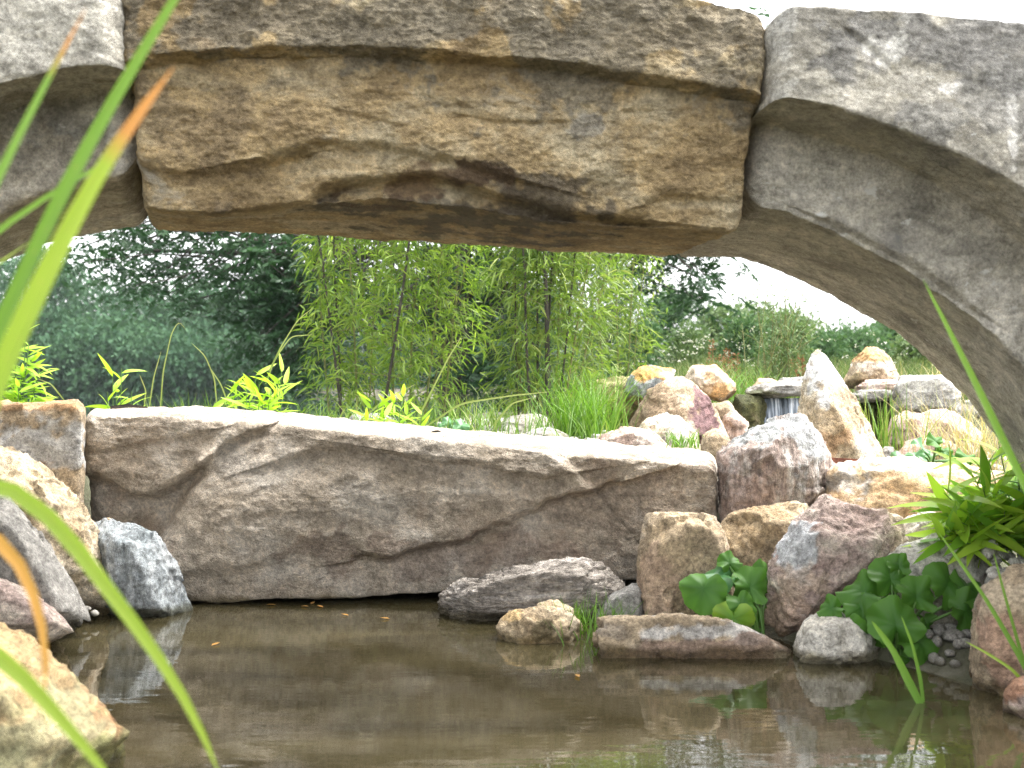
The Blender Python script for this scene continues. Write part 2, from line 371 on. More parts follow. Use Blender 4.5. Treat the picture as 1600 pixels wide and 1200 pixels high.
# ------------------------------------------------------------------ the arch bridge of three carved blocks
bridge = empty('stone_bridge', (0, 2.25, 0), 'low arched bridge of three huge carved sandstone blocks over the pond', 'bridge')
DC, DL, DB = 1.84, 2.0, 2.6
def at(curve_px, d):
    return [(x, y, d) for x, y in curve_px]
def back(curve_px, d0, d1):             # the same world curve carried back in depth
    return [(800+(x-800)*d0/d1, 600+(y-600)*d0/d1, d1) for x, y in curve_px]
# right block
r_top = [(1203, 8), (1300, 10), (1420, 16), (1540, 24), (1660, 40), (1800, 90), (1950, 200), (2080, 420), (2150, 700), (2170, 1010), (2180, 1260)]
r_cop = [(1205, 152), (1262, 158), (1310, 169), (1397, 199), (1485, 234), (1555, 268), (1620, 312), (1720, 410), (1800, 560), (1850, 780), (1870, 1010), (1880, 1260)]
r_ban = [(1182, 188), (1275, 214), (1380, 245), (1467, 290), (1537, 339), (1600, 385), (1690, 480), (1755, 600), (1790, 780), (1805, 1000), (1810, 1200)]
r_low = [(1170, 325), (1230, 334), (1296, 357), (1352, 385), (1415, 418), (1500, 480), (1560, 530), (1620, 600), (1670, 700), (1700, 820), (1715, 1000), (1720, 1200)]
r_sof = [(1045, 402), (1150, 404), (1205, 420), (1250, 440), (1300, 464), (1350, 492), (1400, 523), (1450, 564), (1500, 612), (1545, 668), (1590, 735), (1620, 800), (1645, 880), (1655, 1000), (1660, 1080)]
def r_sculpt(px, py, G):
    w = 6*fbm(G*8.+1, 4)
    s = step(px, py, [(1330, 50), (1372, 82), (1402, 110)], .0, .012, 10, 7, 3, w*.3)*(np.abs(px-1366) < 45)
    s += step(px, py, [(1290, 345), (1330, 362), (1420, 410), (1520, 480)], .01, .012, 30, 30, 5, w)
    s += .002*fbm(G*np.array([10, 10, 10.]), 3, ridged=True)
    return s
block('arch_block', [back(r_top, DC, DB), at(r_top, DC), at(r_cop, DC), at(r_ban, DL), at(r_low, DL), at(r_sof, DB)], 330, [46, 80, 34, 84, 64, 40],
      M['arch_grey'], 3, .035, r_sculpt, .005, .0022, 7, bridge, off=4,
      spots=[(P(1480, 60, DC), (.30, .1, .06), (.19, .185, .175), .75), (P(1530, 180, DC), (.12, .1, .06), (.21, .205, .19), .7), (P(1300, 250, DL), (.12, .1, .05), (.40, .38, .32), .6), (P(1395, 92, DC), (.03, .1, .025), (.66, .64, .59), .95), (P(1360, 72, DC), (.02, .1, .02), (.62, .60, .55), .9), (P(1410, 60, DC), (.012, .1, .05), (.52, .505, .46), .8),
             (P(1580, 230, DC), (.012, .1, .05), (.62, .60, .56), .85), (P(1225, 70, DC), (.03, .1, .16), (.50, .485, .44), .7), (P(1480, 140, DC), (.02, .1, .014), (.60, .58, .54), .85)])
# left block: mirrored shape, mostly outside the picture
l_top = [(188, -28), (60, -25), (-100, -10), (-250, 40), (-400, 150), (-540, 380), (-600, 700), (-620, 1010), (-630, 1260)]
l_cop = [(190, 99), (100, 106), (0, 131), (-80, 165), (-180, 230), (-270, 350), (-320, 500), (-350, 780), (-360, 1010), (-365, 1260)]
l_ban = [(206, 140), (120, 150), (30, 165), (-60, 205), (-150, 280), (-220, 400), (-260, 600), (-280, 800), (-290, 1000), (-295, 1200)]
l_low = [(208, 274), (160, 278), (80, 297), (0, 330), (-70, 385), (-130, 470), (-170, 600), (-195, 800), (-200, 1000), (-205, 1200)]
l_sof = [(235, 357), (160, 364), (90, 376), (0, 408), (-50, 445), (-100, 520), (-130, 640), (-145, 800), (-150, 1000), (-152, 1080)]
block('arch_block', [back(l_top, DC, DB), at(l_top, DC), at(l_cop, DC), at(l_ban, DL), at(l_low, DL), at(l_sof, DB)][::-1], 260, [60, 70, 34, 80, 40, 46][::-1],
      M['arch_grey'], 5, .04, None, .007, .0028, 8, bridge, off=9, spots=[(P(40, 40, DC), (.5, .2, .14), (.44, .42, .365), .8), (P(90, 230, DL), (.12, .2, .06), (.17, .17, .16), .6), (P(40, 290, 2.1), (.3, .4, .1), (.30, .26, .19), .5)])
# middle block
m_top = [(188, -40), (400, -42), (700, -40), (900, -30), (1000, -20), (1110, 0), (1160, 12), (1200, 28)]
m_cop = [(186, 97), (260, 84), (400, 73), (550, 72), (700, 80), (900, 100), (1050, 122), (1194, 148)]
m_ban = [(207, 118), (260, 100), (400, 91), (550, 92), (700, 100), (900, 117), (1050, 140), (1180, 163)]
m_low = [(222, 326), (330, 335), (480, 315), (600, 308), (720, 322), (860, 345), (1000, 355), (1158, 362)]
m_sof = [(236, 358), (330, 362), (480, 368), (620, 378), (760, 386), (900, 396), (1000, 400), (1054, 402)]
def m_sculpt(px, py, G):
    w = 9*fbm(G*7.+6, 4)
    lower = sm((py-100)/30.)
    s = step(px, py, [(470, 330), (520, 300), (560, 285), (640, 272), (720, 288), (790, 312), (900, 335), (1000, 345)], .02, .07, 60, 40, 6, w)*lower     # broken hollow above the soffit
    s += step(px, py, [(420, 250), (470, 242), (540, 225), (620, 232), (700, 252), (800, 280)], .022, .03, 60, 40, 7, w)*lower
    s += step(px, py, [(500, 165), (560, 182), (640, 200)], .004, .008, 12, 16, 2.5, w*.25)*win(px, 490, 650)
    s += step(px, py, [(700, 178), (780, 190), (850, 193), (905, 190)], .004, .016, 14, 22, 2.5, w*.3)*win(px, 690, 910)
    s += step(px, py, [(560, 145), (690, 155)], .003, .007, 12, 14, 2.5, w*.3)*win(px, 550, 700)
    s += step(px, py, [(950, 172), (1020, 174), (1140, 176)], .0, .008, 16, 40, 2.5, w*.3)*win(px, 945, 1145)
    s += step(px, py, [(1070, 212), (1095, 220), (1125, 224)], .002, .007, 10, 14, 2, w*.2)*win(px, 1068, 1128)
    s += blob(px, py, 420, 200, 160, 60, .02)+blob(px, py, 900, 240, 200, 60, .02)
    s += step(px, py, [(210, 262), (300, 275), (400, 262), (470, 245)], .012, .022, 50, 60, 6, w)*win(px, -999, 520)
    s += step(px, py, [(1010, 322), (1060, 308), (1150, 308)], .008, .016, 30, 30, 5, w)*win(px, 960, 9999)
    s += lower*.010*fbm(G*np.array([8, 8, 16.]), 4, ridged=True)
    s += (1-lower)*(.014*fbm(G*14., 4)+.012*fbm(G*6., 3, ridged=True))
    return s
block('middle_block', [back(m_top, 1.885, DB), at(m_top, 1.885), at(m_cop, 1.885), at(m_ban, 1.925), at(m_low, 1.965), at(m_sof, DB)], 420, [40, 110, 16, 150, 60, 40],
      M['keystone'], 4, .02, m_sculpt, .005, .0035, 8, bridge, sgain=.62,
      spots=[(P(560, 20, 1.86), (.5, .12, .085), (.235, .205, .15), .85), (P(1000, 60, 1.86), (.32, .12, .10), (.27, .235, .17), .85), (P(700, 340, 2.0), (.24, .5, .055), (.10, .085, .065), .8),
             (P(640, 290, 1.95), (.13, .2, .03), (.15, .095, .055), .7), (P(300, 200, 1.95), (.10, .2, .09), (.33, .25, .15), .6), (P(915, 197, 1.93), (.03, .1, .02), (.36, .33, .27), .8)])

# ------------------------------------------------------------------ boulders
def cube_sphere(n):
    t = np.tan(np.linspace(-math.pi/4, math.pi/4, n+1)); a, b_ = np.meshgrid(t, t, indexing='ij'); o = np.ones_like(a)
    fs = [(o, a, b_), (-o, b_, a), (b_, o, a), (a, -o, b_), (a, b_, o), (b_, a, -o)]
    V, F = [], []
    for k, f in enumerate(fs):
        V.append(np.stack(f, -1).reshape(-1, 3)); F.append(grid_faces(n+1, n+1, False)+k*(n+1)**2)
    V = unit(np.concatenate(V)); F = np.concatenate(F)
    key = np.round(V*1e5).astype(np.int64); _, idx, inv = np.unique(key, axis=0, return_index=True, return_inverse=True)
    return V[idx], inv.reshape(-1)[F]
_cs = {}
def hull_planes(pts):
    bm = bmesh.new()
    for p in pts: bm.verts.new(tuple(p))
    bmesh.ops.convex_hull(bm, input=bm.verts); bm.normal_update(); c = pts.mean(0); pl = []
    for f in bm.faces:
        if f.calc_area() < 1e-9: continue
        nr = np.array(f.normal); h = nr@np.array(f.verts[0].co)
        if nr@c > h: nr, h = -nr, -h
        if any(nr@q[0] > .9985 and abs(h-q[1]) < .002 for q in pl): continue
        pl.append((nr, h))
    bm.free(); return pl
def rock_shape(pts, n=30, sharp=26, rough=.05, chips=14, strat=None, rs=0, fine=.6, facet=.055):
    g = np.random.default_rng(rs); pts = np.asarray(pts, float); lo, hi = pts.min(0), pts.max(0); c = (lo+hi)/2; s = (hi-lo)/2
    q = (pts-c)/s; pl = hull_planes(q)
    for _ in range(chips):
        nr = unit(g.normal(size=3)); h = (q@nr).max(); pl.append((nr, h*g.uniform(.80, .95)))
    if sharp >= 14: sharp *= 5
    nn = np.array([p[0] for p in pl]); hh = np.maximum(np.array([p[1] for p in pl]), .05)
    if n not in _cs: _cs[n] = cube_sphere(n)
    D, F = _cs[n]
    k = np.maximum(D@nn.T/hh, 0); km = k.max(1, keepdims=True); r_ = 1/np.maximum(km[:, 0]*((k/km)**sharp).sum(1)**(1/sharp), 1e-6)
    V = D*r_[:, None]*1.015
    W = V*s; sz = s.mean()
    st = np.ones(3) if strat is None else np.array(strat)
    o = rs*7.7
    if facet > 0:                      # broken facets: each cell of the skin tilts its own way
        K = max(8, min(46, n)); fp = unit(g.normal(size=(K, 3))); wq = D+.10*np.stack([fbm(D*3+o+i*5, 3) for i in range(3)], 1)
        ci = (wq@fp.T).argmax(1); tl = g.normal(size=(K, 3))*.55; of = g.normal(size=K)*.35
        fd = facet*(of[ci]+((D-fp[ci])*tl[ci]).sum(1)*2.2)
        V = V*(1+fd)[:, None]; W = V*s
    d = rough*sz*(.6*fbm(W/sz*1.8*st+o, 5, .6)+fine*fbm(W/sz*4.5*st+o, 4, .6, True))
    nrm = unit(D/s)
    return c+W+nrm*d[:, None], F
def rock(name, label, outline, d, mat, tf=.12, tb=.2, n=30, front=.62, cen=None, cat='rock', group=None, spots=None, extra=None, **kw):
    o = np.array(outline, float); c = o.mean(0) if cen is None else np.array(cen, float)
    pts = [P(x, y, d) for x, y in o]
    pts += [P(*(c+(q-c)*front), d-tf) for q in o]
    pts += [P(*(c+(q-c)*.85*d/(d+tb)+0*q), d+tb) for q in o]
    if extra: pts = pts+[P(*e) for e in extra]
    rs = kw.pop('rs', abs(hash_(label)) % 997)
    V, F = rock_shape(np.array(pts), n, rs=rs, **kw)
    sp = [(P(*a), rr, col, al) for a, rr, col, al in spots] if spots else None
    ob = obj(name, V, F, M[mat], color=paint_from(V, sp))
    return tag(ob, label, cat, group)
def hash_(s):
    h = 7
    for ch in s: h = (h*31+ord(ch)) % 1000003
    return h
WH, GO, PU, GY_ = (.66, .63, .57), (.52, .36, .17), (.22, .13, .125), (.38, .385, .385)

# left bank
rock('boulder', 'flat faced pale grey boulder with rusty rim wedged against the left end of the slab', [(-90, 645), (-10, 630), (60, 629), (121, 626), (134, 642), (131, 740), (128, 815), (60, 850), (-90, 850)], 2.93, 'tan', .05, .3, 52, .9, sharp=40, rough=.035, chips=3,
     spots=[((40, 690, 2.88), (.16, .2, .10), (.44, .43, .41), 1), ((60, 633, 2.88), (.2, .2, .022), (.40, .24, .12), .9), ((80, 765, 2.9), (.035, .1, .07), (.30, .17, .09), .7)])
rock('boulder', 'golden tan lumpy boulder leaning between grey rocks on the shore', [(-50, 690), (20, 702), (70, 738), (98, 772), (150, 832), (180, 890), (178, 945), (100, 970), (-50, 960)], 2.8, 'ochre', .16, .2, 44, .55, cen=(70, 850), rough=.09, sharp=18,
     spots=[((35, 730, 2.7), (.07, .2, .05), (.55, .45, .30), .9), ((95, 770, 2.75), (.06, .2, .05), (.50, .40, .26), .7)])
rock('boulder', 'dark grey sloping boulder with a smooth face beside golden rock', [(-90, 745), (10, 768), (45, 800), (70, 860), (100, 915), (132, 962), (60, 1000), (-90, 1000)], 2.6, 'grey', .12, .2, 40, .6, cen=(-10, 900), rough=.05, spots=[((20, 870, 2.55), (.4, .5, .3), (.235, .225, .205), .9)])
rock('boulder', 'low purple brown boulder with its foot in the water', [(-90, 895), (0, 905), (50, 930), (95, 965), (112, 985), (60, 1010), (-90, 1015)], 2.42, 'purple', .12, .2, 34, .6, rough=.05)
rock('boulder', 'blue grey slate rock with tilted ridges at the water edge', [(140, 828), (165, 814), (215, 823), (248, 842), (272, 888), (296, 942), (296, 975), (190, 985), (152, 950)], 2.86, 'bluegrey', .10, .16, 44, .6, cen=(205, 900), rough=.06, strat=(1.8, 1, .7), sharp=30, facet=.07, chips=12)
rock('boulder', 'mossy ochre boulder rising from the water behind the reeds', [(-190, 935), (-60, 958), (0, 980), (60, 1022), (120, 1082), (196, 1150), (192, 1190), (140, 1300), (-190, 1400)], 1.72, 'moss_tan', .25, .3, 52, .45, cen=(-30, 1180), rough=.07, sharp=20,
     spots=[((70, 1050, 1.62), (.22, .3, .09), (.42, .30, .16), .9), ((150, 1125, 1.68), (.07, .2, .05), (.38, .20, .10), .8), ((40, 1170, 1.5), (.14, .2, .06), (.30, .29, .17), .8), ((180, 1165, 1.68), (.06, .2, .03), (.20, .20, .08), .8)])

# right bank, by the water
rock('boulder', 'long grey layered rock lying on the water under the slab', [(688, 938), (720, 915), (800, 893), (880, 881), (935, 880), (965, 898), (985, 925), (980, 965), (900, 985), (710, 985), (692, 962)], 2.82, 'strata', .10, .16, 56, .7, rough=.045, strat=(.7, 1, 5), sharp=26, fine=1.1)
rock('stone', 'small rusty golden rock standing in the pond beside grass', [(774, 984), (800, 962), (840, 950), (880, 955), (904, 975), (908, 1015), (840, 1030), (778, 1012)], 2.56, 'ochre', .06, .1, 34, .6, rough=.10, spots=[((850, 985, 2.5), (.035, .1, .025), (.11, .09, .045), .7), ((800, 968, 2.5), (.03, .1, .012), (.60, .42, .20), .7)])
rock('stone', 'little tan stone behind the rusty golden rock', [(830, 965), (842, 942), (870, 939), (896, 952), (900, 985), (835, 990)], 2.66, 'ochre', .03, .06, 20, rough=.07)
rock('stone', 'rounded grey stone partly hidden behind the grass tuft', [(928, 965), (950, 930), (985, 915), (1012, 915), (1020, 985), (935, 990)], 2.72, 'grey', .05, .1, 24, rough=.05)
rock('stone', 'flat stone with pale top and brown edge lying at the waterline', [(932, 968), (960, 962), (1060, 963), (1140, 972), (1175, 990), (1232, 1015), (1236, 1050), (1090, 1058), (936, 1046)], 2.42, 'tan', .05, .18, 50, .96, cen=(1060, 1015), rough=.05, sharp=30, chips=3,
     spots=[((1050, 966, 2.5), (.2, .22, .022), (.55, .52, .48), .95), ((1100, 1015, 2.37), (.3, .1, .022), (.27, .19, .145), .85), ((960, 990, 2.38), (.05, .1, .025), (.42, .35, .27), .7)])
rock('boulder', 'squared tan ochre block standing upright against the slab end', [(1003, 822), (1012, 807), (1060, 804), (1112, 810), (1128, 832), (1146, 900), (1150, 985), (1075, 1000), (1008, 985), (1000, 880)], 2.72, 'tan', .07, .2, 46, .82, rough=.05, sharp=26,
     spots=[((1060, 830, 2.66), (.12, .2, .06), (.50, .39, .25), .6), ((1020, 930, 2.66), (.05, .2, .1), (.46, .33, .24), .6)])
rock('boulder', 'yellow ochre rough block between the squared tan block and purple slab', [(1120, 818), (1160, 801), (1230, 790), (1268, 796), (1262, 850), (1240, 930), (1150, 950), (1128, 870)], 2.82, 'ochre', .07, .2, 40, .75, rough=.07)
rock('boulder', 'big leaning purple boulder flecked with cream lichen', [(1190, 925), (1212, 888), (1222, 850), (1240, 818), (1292, 776), (1348, 770), (1388, 788), (1412, 832), (1408, 880), (1350, 940), (1290, 985), (1244, 1005), (1236, 1030), (1198, 1030)], 2.62, 'purple', .13, .2, 56, .5, cen=(1300, 870), rough=.06, sharp=24,
     spots=[((1238, 855, 2.55), (.045, .2, .08), (.54, .55, .56), .95), ((1225, 960, 2.55), (.06, .2, .08), (.44, .32, .24), .8), ((1255, 905, 2.5), (.08, .2, .035), (.48, .37, .28), .7), ((1400, 830, 2.6), (.03, .2, .10), (.52, .42, .32), .7)])
rock('boulder', 'rounded white stone sitting in the water below purple boulder', [(1237, 1002), (1255, 970), (1300, 951), (1345, 953), (1375, 985), (1375, 1045), (1240, 1050)], 2.38, 'white', .08, .15, 36, .6, rough=.04, sharp=12)
rock('boulder', 'broad pale grey boulder behind the round leaved plant', [(1300, 975), (1345, 900), (1410, 858), (1460, 840), (1530, 848), (1562, 890), (1580, 1010), (1500, 1070), (1330, 1060)], 2.56, 'white', .12, .25, 44, .6, rough=.05, sharp=18,
     spots=[((1460, 880, 2.45), (.25, .3, .12), (.43, .415, .38), .7), ((1500, 980, 2.45), (.1, .2, .08), (.30, .25, .19), .6)])
rock('boulder', 'tan and pink streaked boulder beside the wet pebbles', [(1520, 965), (1530, 925), (1585, 893), (1670, 880), (1720, 1100), (1600, 1110), (1522, 1095)], 2.14, 'tan', .08, .2, 40, .75, rough=.05,
     spots=[((1560, 1010, 2.08), (.03, .1, .08), (.48, .30, .22), .7), ((1590, 930, 2.06), (.08, .1, .03), (.56, .46, .33), .7)])
rock('stone', 'reddish brown stone at the foot of the streaked boulder', [(1570, 1085), (1585, 1062), (1660, 1040), (1700, 1160), (1600, 1150), (1572, 1125)], 1.98, 'purple', .05, .12, 24, rough=.06, spots=[((1590, 1070, 1.95), (.05, .1, .04), (.34, .17, .09), .8)])
rock('stone', 'white crumbly rubble stone between orange boulder and leafy bamboo', [(1395, 835), (1412, 812), (1450, 802), (1490, 812), (1500, 860), (1440, 900), (1395, 890)], 2.78, 'white', .06, .12, 26, rough=.08)
rock('boulder', 'wide orange tan boulder with pale rim under the pointed rock', [(1286, 782), (1306, 742), (1348, 720), (1420, 721), (1500, 731), (1560, 745), (1570, 860), (1420, 900), (1300, 860)], 3.0, 'orange', .12, .25, 44, .7, rough=.06,
     spots=[((1315, 755, 2.9), (.06, .2, .045), (.48, .44, .39), .9), ((1400, 724, 2.9), (.16, .2, .018), (.60, .52, .42), .8)])
rock('boulder', 'grey topped reddish boulder with pale streaks at the right end of the slab', [(1126, 712), (1138, 690), (1192, 668), (1248, 655), (1272, 661), (1292, 700), (1301, 748), (1275, 800), (1215, 850), (1126, 860)], 3.06, 'streaked', .09, .22, 50, .68, cen=(1205, 765), rough=.05, sharp=26,
     extra=[(1232, 700, 2.92), (1295, 745, 2.98)], spots=[((1258, 695, 2.95), (.07, .2, .075), (.42, .43, .435), .95), ((1180, 680, 2.98), (.09, .2, .035), (.36, .38, .375), .85), ((1165, 770, 2.95), (.06, .2, .11), (.31, .225, .19), .7)])
rock('boulder', 'tall pointed rock with white tip and ochre body', [(1252, 650), (1257, 605), (1270, 562), (1280, 548), (1290, 553), (1306, 580), (1328, 612), (1348, 655), (1380, 712), (1385, 760), (1250, 760)], 3.8, 'ochre', .13, .25, 46, .5, cen=(1300, 690), rough=.06, sharp=22, chips=3,
     spots=[((1285, 570, 3.75), (.09, .3, .10), (.68, .67, .65), 1), ((1355, 700, 3.7), (.05, .3, .07), (.56, .52, .47), .8), ((1305, 690, 3.65), (.06, .3, .045), (.34, .20, .10), .7), ((1325, 620, 3.7), (.05, .3, .03), (.27, .19, .13), .6)])

# waterfall heap
BK = 'rocks heaped around the waterfall'
rock('boulder', 'mossy yellow boulder at the grassy end of the waterfall heap', [(915, 612), (930, 598), (985, 588), (1000, 600), (1000, 660), (920, 660)], 5.3, 'moss_tan', .1, .25, 24, group=BK)
rock('boulder', 'tilted block with orange top and blue grey face on the waterfall heap', [(973, 618), (988, 588), (1000, 574), (1030, 568), (1056, 578), (1048, 600), (1015, 632), (990, 630)], 5.2, 'bluegrey', .12, .2, 30, group=BK, sharp=30, spots=[((1022, 580, 5.1), (.13, .4, .042), (.58, .34, .13), 1), ((998, 628, 5.1), (.05, .3, .02), (.42, .27, .13), .8)])
rock('boulder', 'large brown peaked boulder with a dark purple side face', [(985, 660), (1010, 620), (1045, 590), (1066, 586), (1090, 605), (1118, 645), (1138, 690), (1130, 720), (985, 720)], 4.7, 'tan', .14, .3, 40, .4, cen=(1050, 670), group=BK, sharp=30, rough=.04, extra=[(1064, 592, 4.6), (1090, 690, 4.52)],
     spots=[((1098, 645, 4.62), (.075, .3, .13), (.19, .115, .115), 1), ((1030, 640, 4.6), (.11, .3, .1), (.30, .215, .14), .8)])
rock('boulder', 'orange and white block perched over a dark gap by the waterfall', [(1072, 592), (1082, 573), (1120, 571), (1148, 598), (1149, 620), (1128, 628), (1100, 620), (1080, 606)], 5.1, 'orange', .12, .2, 30, group=BK, sharp=30, spots=[((1090, 590, 5.0), (.06, .3, .05), (.60, .53, .44), .8), ((1130, 612, 5.0), (.05, .3, .03), (.58, .36, .16), .8)])
rock('stone', 'brown wedge stone under the orange and white block', [(1108, 632), (1140, 626), (1150, 650), (1152, 690), (1112, 690)], 4.95, 'tan', .06, .1, 20, group=BK)
rock('stone', 'broken pinkish stone left of the dark mossy rock', [(1128, 652), (1148, 640), (1168, 660), (1170, 700), (1125, 700)], 4.85, 'pink', .06, .1, 20, group=BK)
rock('boulder', 'dark wet mossy rock beside the falling water', [(1143, 625), (1152, 616), (1190, 618), (1198, 640), (1196, 695), (1148, 695)], 5.05, 'mossy', .06, .2, 26, group=BK, sharp=30)
rock('boulder', 'flat grey lichened slab roofing the waterfall', [(1166, 609), (1185, 602), (1262, 594), (1290, 596), (1290, 612), (1200, 622), (1170, 618)], 5.1, 'grey', .12, .25, 30, group=BK, sharp=30, strat=(1, 1, 4), spots=[((1185, 616, 5.0), (.09, .3, .015), (.10, .11, .05), .8)])
rock('stone', 'small orange topped stone resting on the waterfall roof slab', [(1178, 602), (1184, 592), (1205, 592), (1222, 600), (1220, 608), (1180, 608)], 5.25, 'orange', .06, .12, 18, group=BK)
rock('boulder', 'grey flat slab laid on the waterfall roof against the pointed rock', [(1205, 600), (1225, 592), (1275, 588), (1290, 592), (1290, 604), (1210, 606)], 5.2, 'grey', .08, .15, 24, group=BK, strat=(1, 1, 4))
rock('boulder', 'triangular striped orange and cream rock on top of grey slabs', [(1316, 598), (1338, 562), (1354, 543), (1372, 542), (1392, 564), (1410, 596), (1400, 606), (1325, 606)], 5.5, 'tan', .14, .2, 32, .5, group=BK, sharp=30, chips=2, spots=[((1362, 552, 5.4), (.12, .4, .05), (.50, .31, .14), .9), ((1360, 572, 5.35), (.17, .4, .02), (.62, .54, .44), 1), ((1350, 594, 5.35), (.2, .4, .03), (.40, .31, .18), .8)])
rock('boulder', 'pale grey block with smooth rounded top beside the striped rock', [(1392, 600), (1405, 590), (1470, 586), (1495, 600), (1502, 640), (1490, 655), (1396, 650)], 5.0, 'grey', .12, .25, 34, .8, group=BK, sharp=22, spots=[((1445, 592, 4.95), (.2, .4, .05), (.47, .46, .42), .9)])
rock('stone', 'pinkish flat stone under the striped triangular rock', [(1338, 606), (1352, 594), (1410, 594), (1416, 604), (1400, 616), (1340, 618)], 5.2, 'pink', .1, .2, 24, group=BK)
rock('stone', 'thin grey stone below the pinkish flat stone', [(1330, 618), (1345, 610), (1400, 608), (1405, 622), (1340, 630)], 5.15, 'grey', .1, .2, 22, group=BK)
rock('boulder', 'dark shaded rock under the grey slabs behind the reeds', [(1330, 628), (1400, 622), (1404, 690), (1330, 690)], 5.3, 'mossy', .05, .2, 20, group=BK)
rock('stone', 'dusky pink angular rock behind the rush tuft', [(1385, 690), (1395, 655), (1420, 640), (1448, 650), (1455, 690), (1440, 715), (1390, 715)], 4.3, 'pink', .1, .15, 26, group=BK, spots=[((1425, 670, 4.2), (.06, .2, .045), (.32, .235, .22), .8)])
rock('boulder', 'cream pink broad rock below the pale grey block', [(1420, 665), (1450, 640), (1490, 642), (1535, 680), (1540, 725), (1440, 725)], 4.4, 'pink', .12, .2, 28, group=BK)
rock('stone', 'low pinkish stone among leaves under the cream pink rock', [(1398, 715), (1420, 690), (1470, 684), (1500, 700), (1505, 740), (1400, 740)], 4.0, 'pink', .08, .15, 24, group=BK)
rock('stone', 'small dark stone at the foot of the pointed rock', [(1376, 712), (1382, 696), (1396, 700), (1400, 730), (1378, 730)], 3.9, 'grey', .04, .08, 16, group=BK)
rock('boulder', 'pale pink rounded rock just behind the slab', [(930, 695), (945, 674), (970, 666), (1020, 676), (1046, 698), (1046, 730), (935, 730)], 4.0, 'pink', .12, .2, 30, group=BK)
rock('boulder', 'cream lichened rock with green stain in front of the peaked boulder', [(990, 690), (1010, 660), (1035, 648), (1062, 652), (1085, 680), (1098, 705), (1090, 730), (995, 730)], 4.25, 'white', .1, .2, 30, group=BK, rough=.08, spots=[((1085, 690, 4.2), (.05, .2, .05), (.36, .34, .17), .7), ((1030, 665, 4.2), (.08, .2, .03), (.56, .45, .31), .7)])
rock('stone', 'small smooth tan stone touching the grey topped boulder', [(1095, 690), (1104, 672), (1120, 668), (1140, 680), (1142, 725), (1096, 725)], 3.9, 'tan', .06, .1, 20, group=BK, sharp=12)
rock('boulder', 'white rounded boulder behind the dark bamboo canes', [(780, 668), (792, 652), (830, 646), (858, 650), (862, 690), (782, 690)], 4.7, 'white', .1, .15, 24, sharp=12, spots=[((830, 655, 4.6), (.13, .3, .05), (.50, .45, .39), .6)])
rock('boulder', 'low grey green boulder at the foot of the dark bamboo canes', [(814, 685), (830, 670), (860, 667), (888, 680), (892, 705), (815, 705)], 4.1, 'grey', .08, .12, 22, sharp=12, spots=[((870, 685, 4.0), (.05, .2, .03), (.30, .30, .19), .6)])
rock('stone', 'pale small stone lying on the slab beside bright bamboo shoots', [(308, 648), (322, 638), (340, 637), (350, 647), (345, 656), (312, 656)], 3.32, 'pebble', .03, .05, 16, sharp=10)
rock('stone', 'grey stone behind the slab under the leaning bamboo cane', [(535, 665), (548, 650), (590, 646), (615, 655), (620, 680), (540, 680)], 4.5, 'grey', .08, .12, 20)
rock('stone', 'tiny brown pebble lying on top of the slab', [(352, 657), (358, 653), (366, 655), (368, 662), (354, 662)], 3.15, 'purple', .01, .015, 10)

# pebbles
peb = [mesh_from('pebble', *rock_shape(unit(np.random.default_rng(k).normal(size=(60, 3)))*np.array([.5, .42, .32])*s_, 9, 9, .05, 2, rs=50+k, facet=0)) for k, s_ in enumerate((np.array([1, 1, 1.]), np.array([1.3, .9, .9]), np.array([1, .8, 1.1])))]
for k, me in enumerate(peb):
    a = me.attributes.new('paint', 'FLOAT_COLOR', 'POINT'); a.data.foreach_set('color', np.zeros(len(me.vertices)*4, dtype=np.float32))
def pebble(x, y, d, wpx, label, group, mat='pebble', k=0, name='pebble', on_ground=False):
    me = peb[k % 3]
    if not me.materials: me.materials.append(M['pebble'])
    o = bpy.data.objects.new(name, me); COL.objects.link(o); s_ = wpx/FPX*d/1.05
    pp = P(x, y, d)
    if on_ground: pp[2] = max(pp[2], float(ground_z(pp[0], pp[1]))+s_*.2)
    o.location = tuple(pp); o.scale = (s_, s_, s_); o.rotation_euler = (R.uniform(-.3, .3), R.uniform(-.3, .3), R.uniform(0, 6.28))
    o.material_slots[0].link = 'OBJECT'; o.material_slots[0].material = M[mat]
    return tag(o, label, 'pebble', group)
seed(21)
for k in range(34):
    x = R.uniform(1420, 1535); y = 1012+(x-1425)*.25+R.uniform(-6, 34)
    d = np.interp(y, [1005, 1070], [2.46, 2.2])
    pebble(x, y, d, R.uniform(20, 36), 'wet grey pebble on the little beach between boulder and water', 'wet pebbles at the water edge', 'wetpebble', k, on_ground=True)
rock('stone', 'low grey ledge stone carrying the heap of pale pebbles', [(1540, 905), (1560, 890), (1640, 884), (1740, 890), (1750, 1010), (1545, 1010)], 2.36, 'grey', .06, .2, 24, .9, rough=.03)
for k in range(30):
    x = R.uniform(1548, 1640); t_ = R.random(); y = 902-38*t_
    pebble(x, y+R.uniform(-4, 4), 2.31+.22*t_, R.uniform(20, 34), 'pale rounded pebble in the heap under the leafy bamboo', 'pale pebbles under the bamboo', 'pebble', k)
for x, y, w in ((1462, 850, 34), (1500, 846, 30), (1480, 838, 26), (1520, 856, 26)):
    pebble(x, y, 2.6, w, 'pale pebble lying along the rim of the broad grey boulder', 'pebbles on the broad boulder', 'pebble', int(x))
rock('pebble', 'oblong pale stone tilted upright beside the pebble heap', [(1528, 872), (1535, 852), (1552, 840), (1560, 846), (1558, 868), (1545, 880)], 2.46, 'pebble', .02, .03, 16, sharp=8, cat='pebble')
